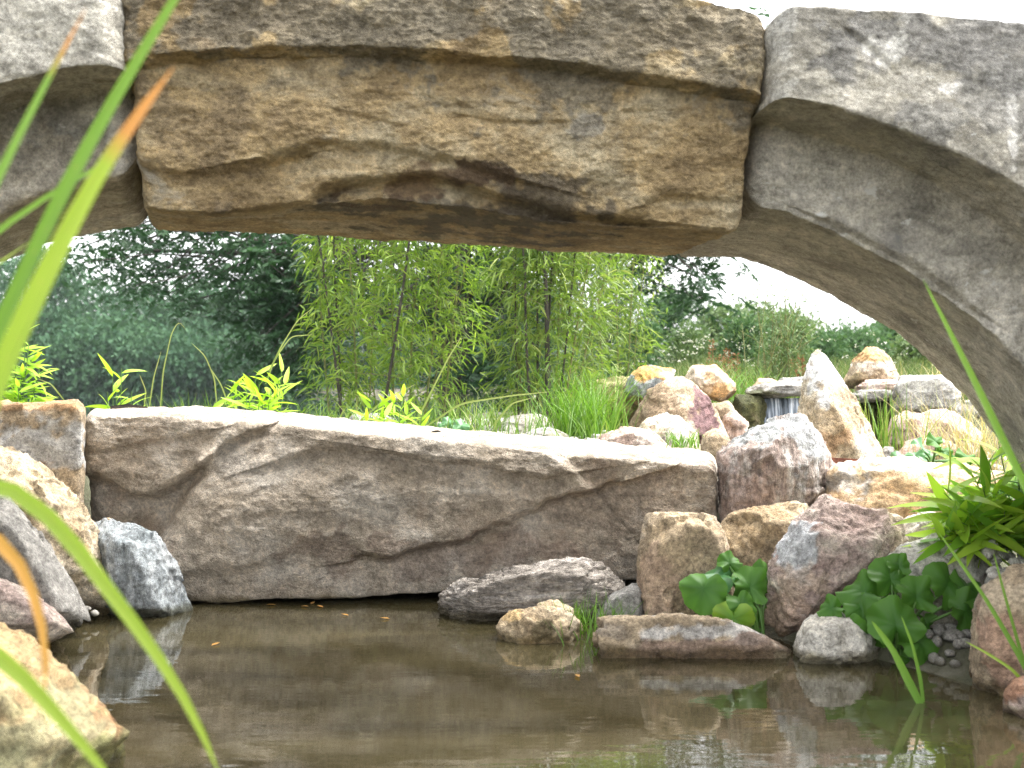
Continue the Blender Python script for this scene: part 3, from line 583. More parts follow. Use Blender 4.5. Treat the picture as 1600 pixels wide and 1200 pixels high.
for x, y, w in ((176, 872, 20), (184, 886, 18), (179, 900, 20), (172, 884, 16), (188, 874, 14)):
    pebble(x, y, 2.775, w, 'white pebble stuck between golden boulder and slate rock', 'white pebbles in the crevice', 'pebble', int(x))
for x, y, w in ((124, 946, 18), (136, 950, 14), (148, 958, 20), (132, 958, 14)):
    pebble(x, y, 2.72, w, 'white pebble at the waterline by the grey sloping boulder', 'white pebbles at the waterline', 'pebble', int(x))
rock('stone', 'tiny amber stone wedged on top of the slate rock', [(164, 820), (168, 808), (174, 810), (178, 822), (170, 826)], 2.86, 'orange', .01, .02, 10)
seed(5)
def scatter_stones():
    V, F, nv = [], [], 0
    base = [rock_shape(np.array([[x, y, z*.6] for x in (-.5, .5) for y in (-.4, .4) for z in (-.5, .5)]), 4, 6, .08, 3, rs=70+k, facet=0) for k in range(4)]
    for k in range(900):
        x = R.uniform(.0, 2.6); y = R.uniform(3.5, 6.2)
        if R.random() < .4: x = R.uniform(-.4, 1.3)
        v, f = base[k % 4]; s_ = R.uniform(.02, .06); an = R.uniform(0, 6.28); c, s2 = math.cos(an), math.sin(an)
        v = v*s_; v = np.stack([v[:, 0]*c-v[:, 1]*s2, v[:, 0]*s2+v[:, 1]*c, v[:, 2]], 1)+np.array([x, y, float(ground_z(x, y))+s_*.12])
        V.append(v); F.append(f+nv); nv += len(v)
    V = np.concatenate(V); return obj('gravel', V, np.concatenate(F), M['pebble'], color=np.zeros((len(V), 4)))
tag(scatter_stones(), 'loose grey gravel and small stones on the ground behind the slab', 'gravel', kind='stuff')

# rusty edging strip and waterfall
M['rust'] = rock_mat('rusty_steel', [(.12, .045, .03), (.19, .075, .045), (.26, .11, .06)], 8, bump=.2, grain=40)
v = []
for (x, y, d) in ((1284, 714, 3.42), (1420, 722, 3.5)):
    for dz in (0, .05):
        for dy in (0, .006):
            p = P(x, y, d); v.append(p+np.array([0, dy, -dz]))
ob = obj('edging_strip', np.array(v), np.array([[0, 4, 5, 1], [2, 3, 7, 6], [0, 2, 6, 4], [1, 5, 7, 3], [0, 1, 3, 2], [4, 6, 7, 5]]), M['rust'], smooth=False, color=np.zeros((8, 4)))
tag(ob, 'rusty steel edging strip below the tall pointed rock', 'edging')
m, n, l, b = new_mat('falling_water')
tc = n.new('ShaderNodeTexCoord'); mp = n.new('ShaderNodeMapping'); l.new(tc.outputs['Object'], mp.inputs[0]); mp.inputs['Scale'].default_value = (60, 10, 3)
r = ramp(n, [(.40, (.04, .05, .06)), (.54, (.20, .24, .29)), (.68, (.72, .77, .82))]); l.new(noise(n, l, mp.outputs[0], 1, 4, .6), r.inputs[0])
l.new(r.outputs[0], b.inputs['Base Color']); b.inputs['Roughness'].default_value = .15; b.inputs['IOR'].default_value = 1.33
M['fall'] = m
u = np.linspace(0, 1, 60); t = np.linspace(0, 1, 24)
seed(8); off = perlin(np.stack([u*14, u*0, u*0+3], 1))*.018
V = np.array([[P(1183+86*uu, 622, 5.1)+np.array([0, -.05*np.sqrt(tt)-off[i]*tt, -.17*tt]) for tt in t] for i, uu in enumerate(u)])
tag(obj('waterfall', V, grid_faces(60, 24, False), M['fall']), 'small sheet of white streaked water falling from under the grey roof slab', 'waterfall')

# ------------------------------------------------------------------ foliage helpers
def leaf_cloud(pos, dirv, L, W, rnd, droop=.15, nrm=None):     # lance leaves: 6 points, 4 triangles, arched
    N = len(pos); dirv = unit(dirv)
    if nrm is None: nrm = R.normal(size=(N, 3))
    side = unit(np.cross(dirv, nrm)); up = np.cross(side, dirv)
    up = np.where(up[:, 2:3] < 0, -up, up)
    L = np.broadcast_to(L, N)[:, None]; W = np.broadcast_to(W, N)[:, None]
    z = np.array([[0, 0, -1.]])
    a = pos; m1 = pos+dirv*L*.35+z*droop*L*.10; m2 = pos+dirv*L*.68+z*droop*L*.42; tip = pos+dirv*L+z*droop*L
    V = np.stack([a, m1-side*W*.5+up*W*.1, m1+side*W*.5+up*W*.1, m2-side*W*.36+up*W*.1, m2+side*W*.36+up*W*.1, tip], 1)
    f = np.array([[0, 2, 1], [1, 2, 4], [1, 4, 3], [3, 4, 5]])
    F = (np.arange(N)[:, None, None]*6+f[None]).reshape(-1, 3)
    return V.reshape(-1, 3), F, np.repeat(rnd, 6)
def leaf_tri(pos, dirv, L, W, rnd):                            # small far leaves: a folded rhombus
    N = len(pos); dirv = unit(dirv); side = unit(np.cross(dirv, R.normal(size=(N, 3)))); up = np.cross(side, dirv)
    L = np.broadcast_to(L, N)[:, None]; W = np.broadcast_to(W, N)[:, None]
    V = np.stack([pos, pos+dirv*L*.45-side*W*.5+up*W*.15, pos+dirv*L*.45+side*W*.5+up*W*.15, pos+dirv*L], 1)
    F = (np.arange(N)[:, None, None]*4+np.array([[0, 2, 1], [1, 2, 3]])[None]).reshape(-1, 3)
    return V.reshape(-1, 3), F, np.repeat(rnd, 4)
def blades(base, az, L, W, lean, droop, rnd, seg=5):           # grass: tapered strips that bend over
    N = len(base); t = np.linspace(0, 1, seg+1)
    h = np.stack([np.cos(az), np.sin(az), az*0], 1); sd = np.stack([-np.sin(az), np.cos(az), az*0], 1)
    fwd = (lean[:, None]*t+droop[:, None]*t**2.2)*L[:, None]
    upz = L[:, None]*(t-.30*droop[:, None]*t**2.6)*np.sqrt(np.maximum(1-lean[:, None]**2, .2))
    c = base[:, None]+h[:, None]*fwd[..., None]+np.array([0, 0, 1.])*upz[..., None]
    w = (W[:, None]*.5*(1-t**2.2)*(.6+.4*np.minimum(t*4, 1)))[..., None]
    tw = R.uniform(-.9, .9, N)[:, None]; sd2 = sd*np.cos(tw)+h*np.sin(tw)
    V = np.stack([c-sd2[:, None]*w, c+sd2[:, None]*w], 2).reshape(N, -1, 3)
    i = np.arange(seg)[:, None]*2; f = np.concatenate([i, i+1, i+3, i+2], 1)
    F = (np.arange(N)[:, None, None]*2*(seg+1)+f[None]).reshape(-1, 4)
    return V.reshape(-1, 3), F, np.repeat(rnd, 2*(seg+1))
def foliage(name, parts, mat, parent=None, kind=None, label=None, cat=None, smooth=True):
    V, F = join([(p[0], p[1]) for p in parts]); o = obj(name, V, F, mat, parent, smooth, attrs={'rnd': np.concatenate([p[2] for p in parts])})
    return tag(o, label, cat, None, kind)

M['reed'] = leaf_mat('reed_green', (.085, .185, .022), (.15, .27, .035), .35)
M['reed_yellow'] = leaf_mat('reed_yellow_green', (.18, .30, .035), (.27, .36, .055), .4)
M['stalk'] = leaf_mat('grass_stalk_pale', (.20, .27, .06), (.38, .40, .16), .35)
M['reed_tip'] = leaf_mat('reed_dry', (.60, .34, .06), (.52, .27, .08), .3)
M['bamboo_leaf'] = leaf_mat('bamboo_foliage', (.085, .16, .028), (.23, .33, .05), .5, cc=(.46, .46, .13))
M['bamboo_leaf2'] = leaf_mat('bamboo_foliage_dark', (.08, .145, .028), (.20, .28, .05), .5, cc=(.40, .40, .12))
M['bright_leaf'] = leaf_mat('bright_bamboo_leaf', (.26, .45, .03), (.43, .60, .07), .5)
M['bright_dark'] = leaf_mat('bamboo_leaf_green', (.11, .26, .018), (.20, .40, .035), .4)
M['grass'] = leaf_mat('grass', (.06, .135, .02), (.14, .25, .035), .4, cc=(.30, .33, .09))
M['grass_bright'] = leaf_mat('grass_bright', (.075, .17, .02), (.16, .29, .035), .4)
M['straw'] = leaf_mat('dry_grass', (.40, .29, .14), (.55, .45, .24), .3, cc=(.25, .30, .07))
M['ash_leaf'] = leaf_mat('ash_foliage', (.022, .062, .024), (.05, .115, .042), .3, .4, .4)
M['forest'] = leaf_mat('forest_foliage', (.03, .075, .04), (.075, .145, .07), .25, .7, .1)
M['forest2'] = leaf_mat('woodland_foliage', (.045, .095, .045), (.10, .17, .07), .3, .7, .1)
M['meadow'] = leaf_mat('meadow_grass', (.05, .09, .03), (.12, .16, .055), .35, .7, .1, cc=(.30, .26, .14))
M['flower'] = leaf_mat('white_umbel', (.38, .38, .33), (.52, .51, .47), .3, .8, .1)
M['dock'] = leaf_mat('rusty_seed', (.19, .085, .045), (.28, .15, .08), .2, .8, .1)
M['willow'] = leaf_mat('willow_foliage', (.07, .12, .05), (.15, .21, .08), .3, .6, .2)
M['pond_leaf'] = leaf_mat('marsh_leaf', (.03, .105, .013), (.095, .22, .028), .3, .52, .3)
M['pond_leaf_light'] = leaf_mat('marsh_leaf_pale', (.06, .18, .06), (.10, .23, .08), .25, .3, .5)
M['pond_leaf_yellow'] = leaf_mat('marsh_leaf_yellowing', (.07, .19, .02), (.19, .27, .03), .3, .5, .3)
M['pond_leaf_rust'] = leaf_mat('marsh_leaf_rusty', (.12, .06, .018), (.20, .085, .022), .2, .6, .2)
M['stem'] = leaf_mat('green_stem', (.07, .16, .03), (.12, .22, .05), .1)
M['cane'] = bark_mat('dark_cane', (.018, .016, .012), (.06, .05, .035))
M['cane_green'] = bark_mat('green_cane', (.10, .12, .03), (.20, .19, .07))
M['bark'] = bark_mat('bark', (.03, .025, .02), (.08, .07, .055), 12)

# ------------------------------------------------------------------ bamboo clumps behind the slab
def canes(root, specs, mat_of, n=14):
    out = []
    for (pts, r0, mk) in specs:
        c = curve(pts, n); rr = np.linspace(r0, r0*.35, n); v, f = tube(c, rr, 6)
        obj('cane', v, f, M[mk], root); out.append(c)
    return out
def bamboo(label, root_px, d, specs, n_leaf, mat, xlim, ztop, spread, parent_name='bamboo_clump'):
    base = P(*root_px, d); base[2] = float(ground_z(base[0], base[1]))
    root = empty(parent_name, base, label, 'bamboo', 'tall bamboo behind the slab')
    S = []
    for (x0, x1, dd, dark, r0) in specs:
        p0 = P(x0, 650, d+dd); p0[2] = float(ground_z(p0[0], p0[1]))-.02
        p1 = P(x1, 380, d+dd); top = p1+(p1-p0)*(ztop-1.0); top[2] = p0[2]+(p1[2]-p0[2])*ztop
        top[0] += R.normal()*.10
        S.append(([p0, p0*.5+p1*.5+R.normal(size=3)*.012, p1, top], r0, 'cane' if dark else 'cane_green'))
    cs = canes(root, S, None)
    pos, dr = [], []
    tw = []
    while len(pos) < n_leaf:
        c = cs[R.integers(len(cs))]; t = R.beta(1.5, 1.25)*.95+.05
        k = min(int(t*(len(c)-1)), len(c)-2); q = c[k]+(c[k+1]-c[k])*R.random()
        an = R.uniform(0, 6.28); ln = abs(R.normal())*spread*(.55+.45*math.sin(math.pi*min(t, .95)))+.02
        tip = q+np.array([math.cos(an)*ln, math.sin(an)*ln*.8, ln*R.uniform(.0, .9)])
        px_ = 800+tip[0]/tip[1]*FPX
        if px_ < xlim[0] or px_ > xlim[1]: continue
        if len(tw) < 160 and ln > .04: tw.append((np.linspace(q, tip, 3), (.0018, .0015, .001)))
        m_ = R.integers(4, 9); fan = unit(np.array([math.cos(an), math.sin(an), R.uniform(-.4, .5)]))
        for j in range(m_):
            pos.append(tip+R.normal(size=3)*.022); dr.append(fan+R.normal(size=3)*.65+np.array([0, 0, -.25]))
    pos = np.array(pos); dr = np.array(dr); N = len(pos)
    clump = .5+.5*fbm(pos*5.0, 2)
    rnd = np.clip(R.beta(1.6, 2.2, N)*.7+clump*.35-.1, 0, 1)
    foliage('foliage', [leaf_cloud(pos, dr, R.uniform(.04, .085, N), R.uniform(.006, .0105, N), rnd, .3)], M[mat], root, 'stuff')
    v, f = join([tube(np.array(a), np.array(r_), 4) for a, r_ in tw]); tag(obj('twigs', v, f, M['cane_green'], root), kind='stuff')
    return root
seed(31)
bamboo('dense yellow green bamboo clump with one dark cane leaning right', (620, 655), 5.0,
       [(540, 500, 0, 1, .008), (536, 520, .1, 1, .006), (520, 495, .15, 0, .006), (560, 545, .1, 0, .006), (575, 590, .25, 0, .006), (590, 640, -.05, 1, .009), (640, 655, .2, 0, .006), (660, 690, .1, 0, .006), (690, 720, .15, 0, .006), (615, 610, .2, 0, .006), (650, 740, .2, 0, .005), (600, 560, .3, 0, .005)],
       10500, 'bamboo_leaf', (476, 775), 1.75, .17)
seed(32)
bamboo('slender bamboo clump with a bundle of dark upright canes', (850, 655), 4.75,
       [(855, 850, 0, 1, .014), (862, 865, .05, 1, .008), (832, 820, 0, 1, .008), (840, 838, .1, 1, .007), (868, 900, .1, 1, .006), (820, 800, .15, 0, .005), (875, 925, .1, 0, .006), (885, 960, .2, 0, .005), (828, 780, .2, 0, .005), (870, 880, .2, 0, .005), (812, 806, .1, 1, .005)],
       7000, 'bamboo_leaf2', (765, 985), 1.75, .13)
seed(33)
bamboo('feathery olive bamboo between the dark canes and the meadow', (965, 640), 6.4,
       [(950, 930, 0, 0, .006), (965, 960, .1, 0, .006), (975, 990, .1, 0, .006), (985, 1010, .2, 0, .005), (940, 905, .2, 0, .005), (925, 900, .1, 0, .005)],
       4200, 'bamboo_leaf2', (880, 1035), 1.5, .14)

# ------------------------------------------------------------------ bright low bamboo: every leaf a part
def lance_mesh(name, mat, droop=.18, ratio=.18, fold=.25, n=7):
    t = np.linspace(0, 1, n); w = .5*ratio*np.sin(np.pi*np.minimum(t**.62, 1))**.8; w[0] = .004; w[-1] = .001
    c = np.stack([t, t*0, -droop*t**2], 1); a = np.stack([c[:, 0], w, c[:, 2]+w*fold], 1); b_ = np.stack([c[:, 0], -w, c[:, 2]+w*fold], 1)
    V = np.stack([a, c, b_], 1).reshape(-1, 3); rn = np.repeat(np.linspace(.2, .9, n), 3)
    me = mesh_from(name, V, grid_faces(n, 3, False), True, {'rnd': rn}); me.materials.append(mat); return me
LM = {k: [lance_mesh('leaf', M[k], dr, ra) for dr, ra in ((.08, .20), (.2, .17), (.38, .19))] for k in ('bright_leaf', 'bright_dark')}
def set_leaf(o, pos, d, up, L):
    d = Vector(d).normalized(); s_ = Vector(up).cross(d)
    if s_.length < 1e-3: s_ = Vector((1, 0, 0)).cross(d)
    s_.normalize(); u = d.cross(s_)
    o.matrix_local = Matrix.Translation(Vector(pos)) @ Matrix((d, s_, u)).transposed().to_4x4() @ Matrix.Scale(L, 4)
def tuft(label, base_px, d, stems, leaf_l, per, mats=('bright_leaf',), group=None, name='bamboo_tuft', zg=None, start=.3, out=.9):
    p = P(*base_px, d); p[2] = float(ground_z(p[0], p[1])) if zg is None else zg
    root = empty(name, p, label, 'bamboo plant', group)
    for (x, y, dd) in stems:
        q = P(x, y, d+dd); b0 = p+np.array([(q[0]-p[0])*.35+R.normal()*.01, R.normal()*.01, -.01])
        c = curve([b0, b0*.45+q*.55+np.array([0, 0, .02]), q], 9); v, f = tube(c, np.linspace(.0028, .0012, 9), 5)
        obj('stem', v, f, M['stem'], root, attrs={'rnd': np.full(len(v), .5)})
        for j in range(per):
            t = start+(1-start)*(j+R.random())/per; k = min(int(t*8), 7); pos = c[k]+(c[k+1]-c[k])*(t*8-k)
            an = R.uniform(0, 6.28) if t < .9 else R.uniform(0, 6.28)
            dv = np.array([math.cos(an)*out, math.sin(an)*out*.8, R.uniform(-.25, .75) if t < .85 else R.uniform(.2, 1.1)])
            mk = mats[R.integers(len(mats))]; o = bpy.data.objects.new('leaf', LM[mk][R.integers(3)]); COL.objects.link(o); o.parent = root
            set_leaf(o, pos-p, dv, (R.normal()*.5, R.normal()*.5-.3, 1), leaf_l*R.uniform(.65, 1.15))
    return root
TG = 'bright bamboo shoots behind the slab'
seed(41)
tuft('small single bright bamboo shoot with few broad leaves behind the slab', (185, 640), 3.55, [(190, 575, 0), (182, 598, .02), (168, 612, -.02), (206, 612, 0), (176, 588, 0)], .09, 12, group=TG)
tuft('bushy bright yellow green bamboo shoots beside a pale stone on the slab', (390, 650), 3.7, [(440, 580, 0), (425, 592, .05), (405, 596, -.05), (385, 604, 0), (370, 618, .03), (350, 625, 0), (430, 612, -.08), (410, 618, -.1), (390, 628, -.1), (330, 632, 0), (445, 600, .1), (360, 605, 0), (400, 585, .06), (435, 595, -.05), (420, 630, -.12)], .095, 20, group=TG)
tuft('low bright bamboo shoots below the leaning dark cane', (610, 660), 3.8, [(590, 632, 0), (615, 622, .05), (640, 630, 0), (570, 645, 0), (660, 645, -.05), (625, 640, -.08), (600, 648, -.1), (630, 615, 0), (580, 625, .05)], .09, 16, group=TG)
tuft('tall leafy bamboo shoots standing behind the flat faced boulder', (20, 640), 3.5, [(40, 515, 0), (50, 560, .05), (25, 545, 0), (10, 580, 0), (55, 600, 0), (30, 605, -.05), (-20, 530, .1), (-40, 560, .1), (62, 575, .05), (35, 580, 0), (45, 540, 0)], .08, 18, group=TG)
seed(43)
tuft('leafy bright bamboo bush with long blades growing over the pebble heap', (1600, 860), 2.58,
     [(1520, 742, 0), (1480, 800, -.05), (1500, 780, .02), (1545, 720, .03), (1560, 690, .05), (1470, 830, -.08), (1520, 800, -.1), (1550, 770, -.05), (1590, 740, 0), (1570, 800, -.12), (1530, 830, -.12), (1610, 780, -.05), (1500, 835, 0), (1580, 845, -.1), (1640, 720, 0), (1650, 800, 0), (1500, 815, -.12), (1475, 770, -.08), (1535, 760, -.1), (1560, 835, -.16), (1510, 850, -.14), (1590, 700, -.03), (1460, 845, -.1)], .15, 11, ('bright_leaf', 'bright_dark', 'bright_leaf'), zg=.19, start=.35)

# ------------------------------------------------------------------ grasses
def grass_patch(name, label, N, xr, dr_, L, W, mat, lean=(.05, .35), droop=(.1, .6), zoff=-.01, cat='grass', kind='stuff', az=None):
    d = R.uniform(*dr_, N); x = (R.uniform(*xr, N)-800)/FPX*d; z = ground_z(x, d)+zoff
    rnd = np.clip(R.beta(2, 2.5, N)+.25*fbm(np.stack([x*3, d*3, x*0], 1), 2), 0, 1)
    p = blades(np.stack([x, d, z], 1), R.uniform(0, 6.28, N) if az is None else R.uniform(*az, N), R.uniform(*L, N), R.uniform(*W, N), R.uniform(*lean, N), R.uniform(*droop, N), rnd)
    return foliage(name, [p], M[mat], None, kind, label, cat)
seed(51)
grass_patch('grass', 'fine wild grass growing behind the slab below the bamboo', 1700, (230, 960), (3.9, 6.0), (.08, .24), (.003, .006), 'grass')
grass_patch('grass', 'thin wild grass and weeds on the bank at the lake', 700, (-100, 520), (4.0, 8.0), (.05, .2), (.003, .006), 'grass', cat='grass')
def clump(name, label, x, y, d, N, L, W, mat, spread=.05, lean=(.05, .4), droop=(.1, .6), zg=None, cat='grass', group=None):
    p = P(x, y, d); p[2] = float(ground_z(p[0], p[1])) if zg is None else zg
    b_ = p+np.stack([R.normal(size=N)*spread, R.normal(size=N)*spread, np.full(N, -.01)], 1)
    q = blades(b_, R.uniform(0, 6.28, N), R.uniform(*L, N), R.uniform(*W, N), R.uniform(*lean, N), R.uniform(*droop, N), R.random(N))
    root = empty(name, p, label, cat, group); foliage('blades', [q], M[mat], root, 'stuff'); return root
clump('grass_clump', 'bright green grass clump right of the dark bamboo canes', 915, 690, 4.3, 260, (.15, .36), (.004, .007), 'grass_bright', .07)
clump('grass_clump', 'tall grass growing against the mossy yellow boulder', 905, 640, 5.0, 220, (.2, .42), (.004, .007), 'grass', .12)
clump('grass_clump', 'young green grass tuft at the waterline by the long layered rock', 935, 985, 2.60, 150, (.05, .125), (.002, .004), 'grass_bright', .055, (.05, .5), (.0, .4), zg=.0)
clump('grass_clump', 'sparse grass sprouting between golden rock and layered rock', 880, 990, 2.62, 30, (.04, .09), (.002, .004), 'grass_bright', .03, (.05, .5), zg=.0)
clump('rush_tuft', 'upright green rush tuft right of the tall pointed rock', 1385, 700, 4.1, 70, (.2, .40), (.004, .007), 'grass', .05, (.02, .3), (.0, .25))
clump('grass_clump', 'small grass clump on the cream lichened rock', 1068, 700, 4.0, 60, (.05, .10), (.003, .006), 'grass_bright', .035, (.1, .6), zg=.37)
clump('dry_grass', 'dry straw grass hanging beside the bridge foot', 1530, 725, 3.9, 330, (.15, .42), (.002, .004), 'straw', .11, (.05, .4), (.1, .6))
clump('grass_clump', 'green grass on top of the heap behind the waterfall roof slab', 1150, 600, 5.6, 240, (.1, .28), (.003, .006), 'grass_bright', .12)
clump('grass_clump', 'thin grass fringe on the pale grey block', 1490, 590, 5.15, 90, (.08, .22), (.003, .005), 'straw', .06, zg=.56)
# arching grass stalks
def stalk(label, pts, d, w, mat='reed_yellow', name='grass_stalk', group='arching grass stalks behind the slab', tip=None, rn=.5, cat='grass'):
    c = curve([(*q, d if len(q) == 2 else q[2]) if len(q) == 2 else q for q in pts], 26); c = np.array([P(*q) for q in c])
    t = np.linspace(0, 1, 26); tn = unit(np.gradient(c, axis=0)); sd = unit(np.cross(tn, np.array([0, -1., .15])))
    wd = w/FPX*d*.5*np.where(t < .75, 1, np.sqrt(np.maximum((1-t)/.25, .0009)))*(.75+.25*np.sin(np.pi*np.minimum(t*1.6, 1)))
    V = np.stack([c-sd*wd[:, None], c+np.array([0, 1, 0])*wd[:, None]*.35, c+sd*wd[:, None]], 1)
    return V, t
def make_stalk(label, pts, d, w, mat='reed_yellow', name='grass_stalk', group=None, cat='grass', parent=None, rn=.5):
    V, t = stalk(label, pts, d, w)
    o = obj(name, V, grid_faces(26, 3, False), M[mat], parent, attrs={'rnd': np.clip(np.repeat(t*.6+rn-.3, 3), 0, 1)})
    if parent is None: tag(o, label, cat, group)
    return o
AG = 'arching grass stalks behind the slab'
for pts in ([(250, 645), (255, 580), (268, 520), (280, 500), (290, 515)], [(340, 645), (335, 590), (320, 555), (298, 535)], [(232, 645), (240, 590), (252, 548)], [(360, 640), (345, 600), (325, 570)],
            [(415, 600), (430, 560), (455, 525), (492, 523)], [(420, 580), (440, 540), (465, 500), (490, 480)], [(225, 640), (228, 610), (218, 585)], [(100, 625), (80, 600), (60, 592)]):
    make_stalk('pale arching grass stalk standing free against the dark wood', pts, 3.75, 2.2, 'stalk', 'grass_stalk', AG)
for pts in ([(640, 680), (670, 620), (700, 560), (722, 525)], [(660, 670), (720, 630), (800, 618), (860, 612)], [(770, 665), (800, 630), (830, 622)], [(560, 660), (600, 625), (650, 600)]):
    make_stalk('yellow grass stalk bending in front of the bamboo leaves', pts, 3.9, 3.0, 'stalk', 'grass_stalk', 'grass stalks before the bamboo')
# debris on the slab
make_stalk('dark dead leaf curled on top of the slab', [(672, 679), (684, 676), (696, 681)], 3.1, 9, 'cane', 'dead_leaf', None, 'leaf')
make_stalk('dark moss scrap on the back rim of the slab', [(172, 637), (200, 634), (232, 637)], 3.25, 6, 'cane', 'moss_scrap', None, 'moss')

# ------------------------------------------------------------------ trees
def limbs(base, tips, r0):
    parts = []
    for a, b_, ra, rb in tips:
        a = np.array(a, float); b_ = np.array(b_, float); mid = (a+b_)/2+R.normal(size=3)*np.linalg.norm(b_-a)*.07
        parts.append(tube(curve([a, mid, b_], 8), np.linspace(ra, rb, 8), 6))
    return join(parts)
seed(61)
def ash_tree():
    d0 = 13.0; bx = P(700, 640, d0); bx[2] = float(ground_z(bx[0], bx[1]))
    root = empty('ash_tree', bx, 'big dark ash tree with feathery leaves hanging behind the bamboo', 'tree')
    top = bx+np.array([.2, 0, 6.0]); tr = curve([bx+np.array([0, 0, -.1]), bx+np.array([.1, 0, 2]), bx+np.array([-.05, .1, 4]), top], 14)
    v, f = tube(tr, np.linspace(.22, .06, 14), 10); obj('trunk', v, f, M['bark'], root)
    L, tips = [], []
    def ends(xr, yr, dr_, n_):
        for _ in range(n_):
            tips.append(P(R.uniform(*xr), R.uniform(*yr), d0+R.uniform(*dr_)))
    ends((130, 480), (330, 430), (-1.5, 1.2), 58); ends((190, 480), (420, 490), (-1.2, 1.0), 26); ends((385, 520), (400, 600), (-1.0, .8), 74); ends((480, 760), (330, 470), (-.5, 1.5), 50)
    ends((700, 800), (390, 600), (-.6, 1.2), 66); ends((760, 1000), (330, 440), (-1, 1), 34); ends((980, 1140), (330, 440), (-1, 1), 26); ends((1040, 1120), (430, 475), (-.6, .6), 5); ends((640, 860), (470, 610), (.8, 1.6), 40)
    ends((100, 1150), (-250, 330), (-1.5, 1.5), 230); ends((950, 1470), (50, 320), (-1, 1), 150)  # second group: unseen crown behind the bridge, added to block sky glare on water
    LP, LD = [], []
    for tp in tips:
        k = R.integers(3, 12); a = tr[k]; a = a*.35+tp*.65+np.array([0, 0, .35]) if R.random() < .8 else a
        L.append((a, tp, .014, .005))
        for _ in range(R.integers(7, 12)):
            q = tp+R.normal(size=3)*np.array([.20, .2, .15]); an = R.uniform(0, 6.28)
            LP.append(q); LD.append([math.cos(an), math.sin(an), R.uniform(-1.0, .1)])
    for xt, yt in ((170, 390), (250, 385), (380, 380), (420, 480), (560, 350), (760, 480), (900, 350), (1080, 420), (330, 200), (850, 100), (1050, 250), (600, 0), (1200, 200), (1380, 260), (1300, 120)):
        L.append((tr[R.integers(4, 12)], P(xt, yt, d0+R.uniform(-.8, .8)), .07, .012))
    v, f = limbs(bx, L, 0); tag(obj('limbs', v, f, M['bark'], root), kind='stuff')
    LP, LD = np.array(LP), unit(np.array(LD)); N = len(LP); Ln = R.uniform(.2, .32, N)
    sd = unit(np.cross(LD, np.array([0, 0, 1.])+.3*R.normal(size=(N, 3))))
    parts = []; tone = np.clip(.5+.6*fbm(LP*1.2, 2)+R.normal(size=N)*.15, 0, 1)
    for j in range(5):
        for s_ in (-1, 1):
            t = (.2+.19*j); pos = LP+LD*(Ln*t)[:, None]; dv = LD*.55+sd*s_+np.array([0, 0, -.25])+R.normal(size=(N, 3))*.12
            parts.append(leaf_tri(pos, dv, Ln*.36, Ln*.13, tone))
    parts.append(leaf_tri(LP+LD*Ln[:, None], LD+np.array([0, 0, -.2]), Ln*.36, Ln*.13, tone))
    foliage('crown', parts, M['ash_leaf'], root, 'stuff', smooth=False)
ash_tree()
def tree(label, px_, d, top_y, wpx, mat, n_leaf, leaf, group, name='tree', base_z=None, weep=0., low=.15):
    X = (px_-800)/FPX*d; gz = float(ground_z(X, d)) if base_z is None else base_z
    ht = CAM_Z+(600-top_y)/FPX*d-gz; rw = wpx/FPX*d/2
    root = empty(name, (X, d, gz), label, 'tree', group); base = np.array([X, d, gz])
    tr = curve([base+np.array([0, 0, -.2]), base+np.array([R.normal()*.1*rw, 0, ht*.5]), base+np.array([R.normal()*.1*rw, 0, ht*.92])], 12)
    v, f = tube(tr, np.linspace(ht*.022, ht*.004, 12), 7); 
    parts = [(v, f)]
    nc = 46; cs = []
    for k in range(nc):
        z = R.uniform(low, 1.0); rr = rw*math.sqrt(max(1-((z-.5)/.55)**2, .05))*R.uniform(.25, 1.0)*(1-.25*z); an = R.uniform(0, 6.28)
        cs.append(base+np.array([math.cos(an)*rr, math.sin(an)*rr, z*ht*.95]))
    for c in cs[::3]:
        parts.append(tube(curve([tr[min(int((c[2]-gz)/ht*11), 10)], c*.6+tr[min(int((c[2]-gz)/ht*11), 10)]*.4+np.array([0, 0, .05*ht]), c], 6), np.linspace(ht*.006, ht*.001, 6), 5))
    v, f = join(parts); obj('trunk', v, f, M['bark'], root)
    cs = np.array(cs); k = R.integers(0, nc, n_leaf); sc = rw*.24
    pos = cs[k]+R.normal(size=(n_leaf, 3))*np.array([sc, sc, sc*.75]); pos[:, 2] = np.maximum(pos[:, 2], gz+.1)
    dv = R.normal(size=(n_leaf, 3))+np.array([0, 0, -weep]); tone = np.clip(R.random(nc)[k]*.6+.4*R.random(n_leaf), 0, 1)
    foliage('crown', [leaf_tri(pos, dv, leaf*R.uniform(.6, 1.3, n_leaf), leaf*R.uniform(.3, .6, n_leaf), tone)], M[mat], root, 'stuff', smooth=False)
seed(71)
FG = 'wood across the lake'
for k, (x, d, ty, w) in enumerate(((-140, 74, 380, 240), (-20, 78, 400, 210), (70, 72, 388, 150), (140, 80, 440, 180), (230, 74, 462, 190), (320, 78, 450, 190), (410, 74, 455, 190), (500, 78, 440, 200), (600, 74, 450, 210), (710, 78, 450, 200), (810, 76, 460, 200), (30, 69, 500, 150), (120, 69, 520, 130), (190, 69, 505, 140), (280, 69, 530, 150), (370, 69, 525, 140), (450, 69, 535, 150))):
    tree('blue green tree in the dense wood on the far shore of the lake', x, d, ty, w, 'forest', 6500, .42, FG, 'woodland_tree', weep=1.2, low=.02)
seed(72)
for x, d, ty, w in ((880, 24, 440, 130), (965, 25, 430, 130)):
    tree('dark green tree glimpsed through the bamboo beside the meadow', x, d, ty, w, 'forest2', 5000, .13, 'trees behind the bamboo', low=.0)
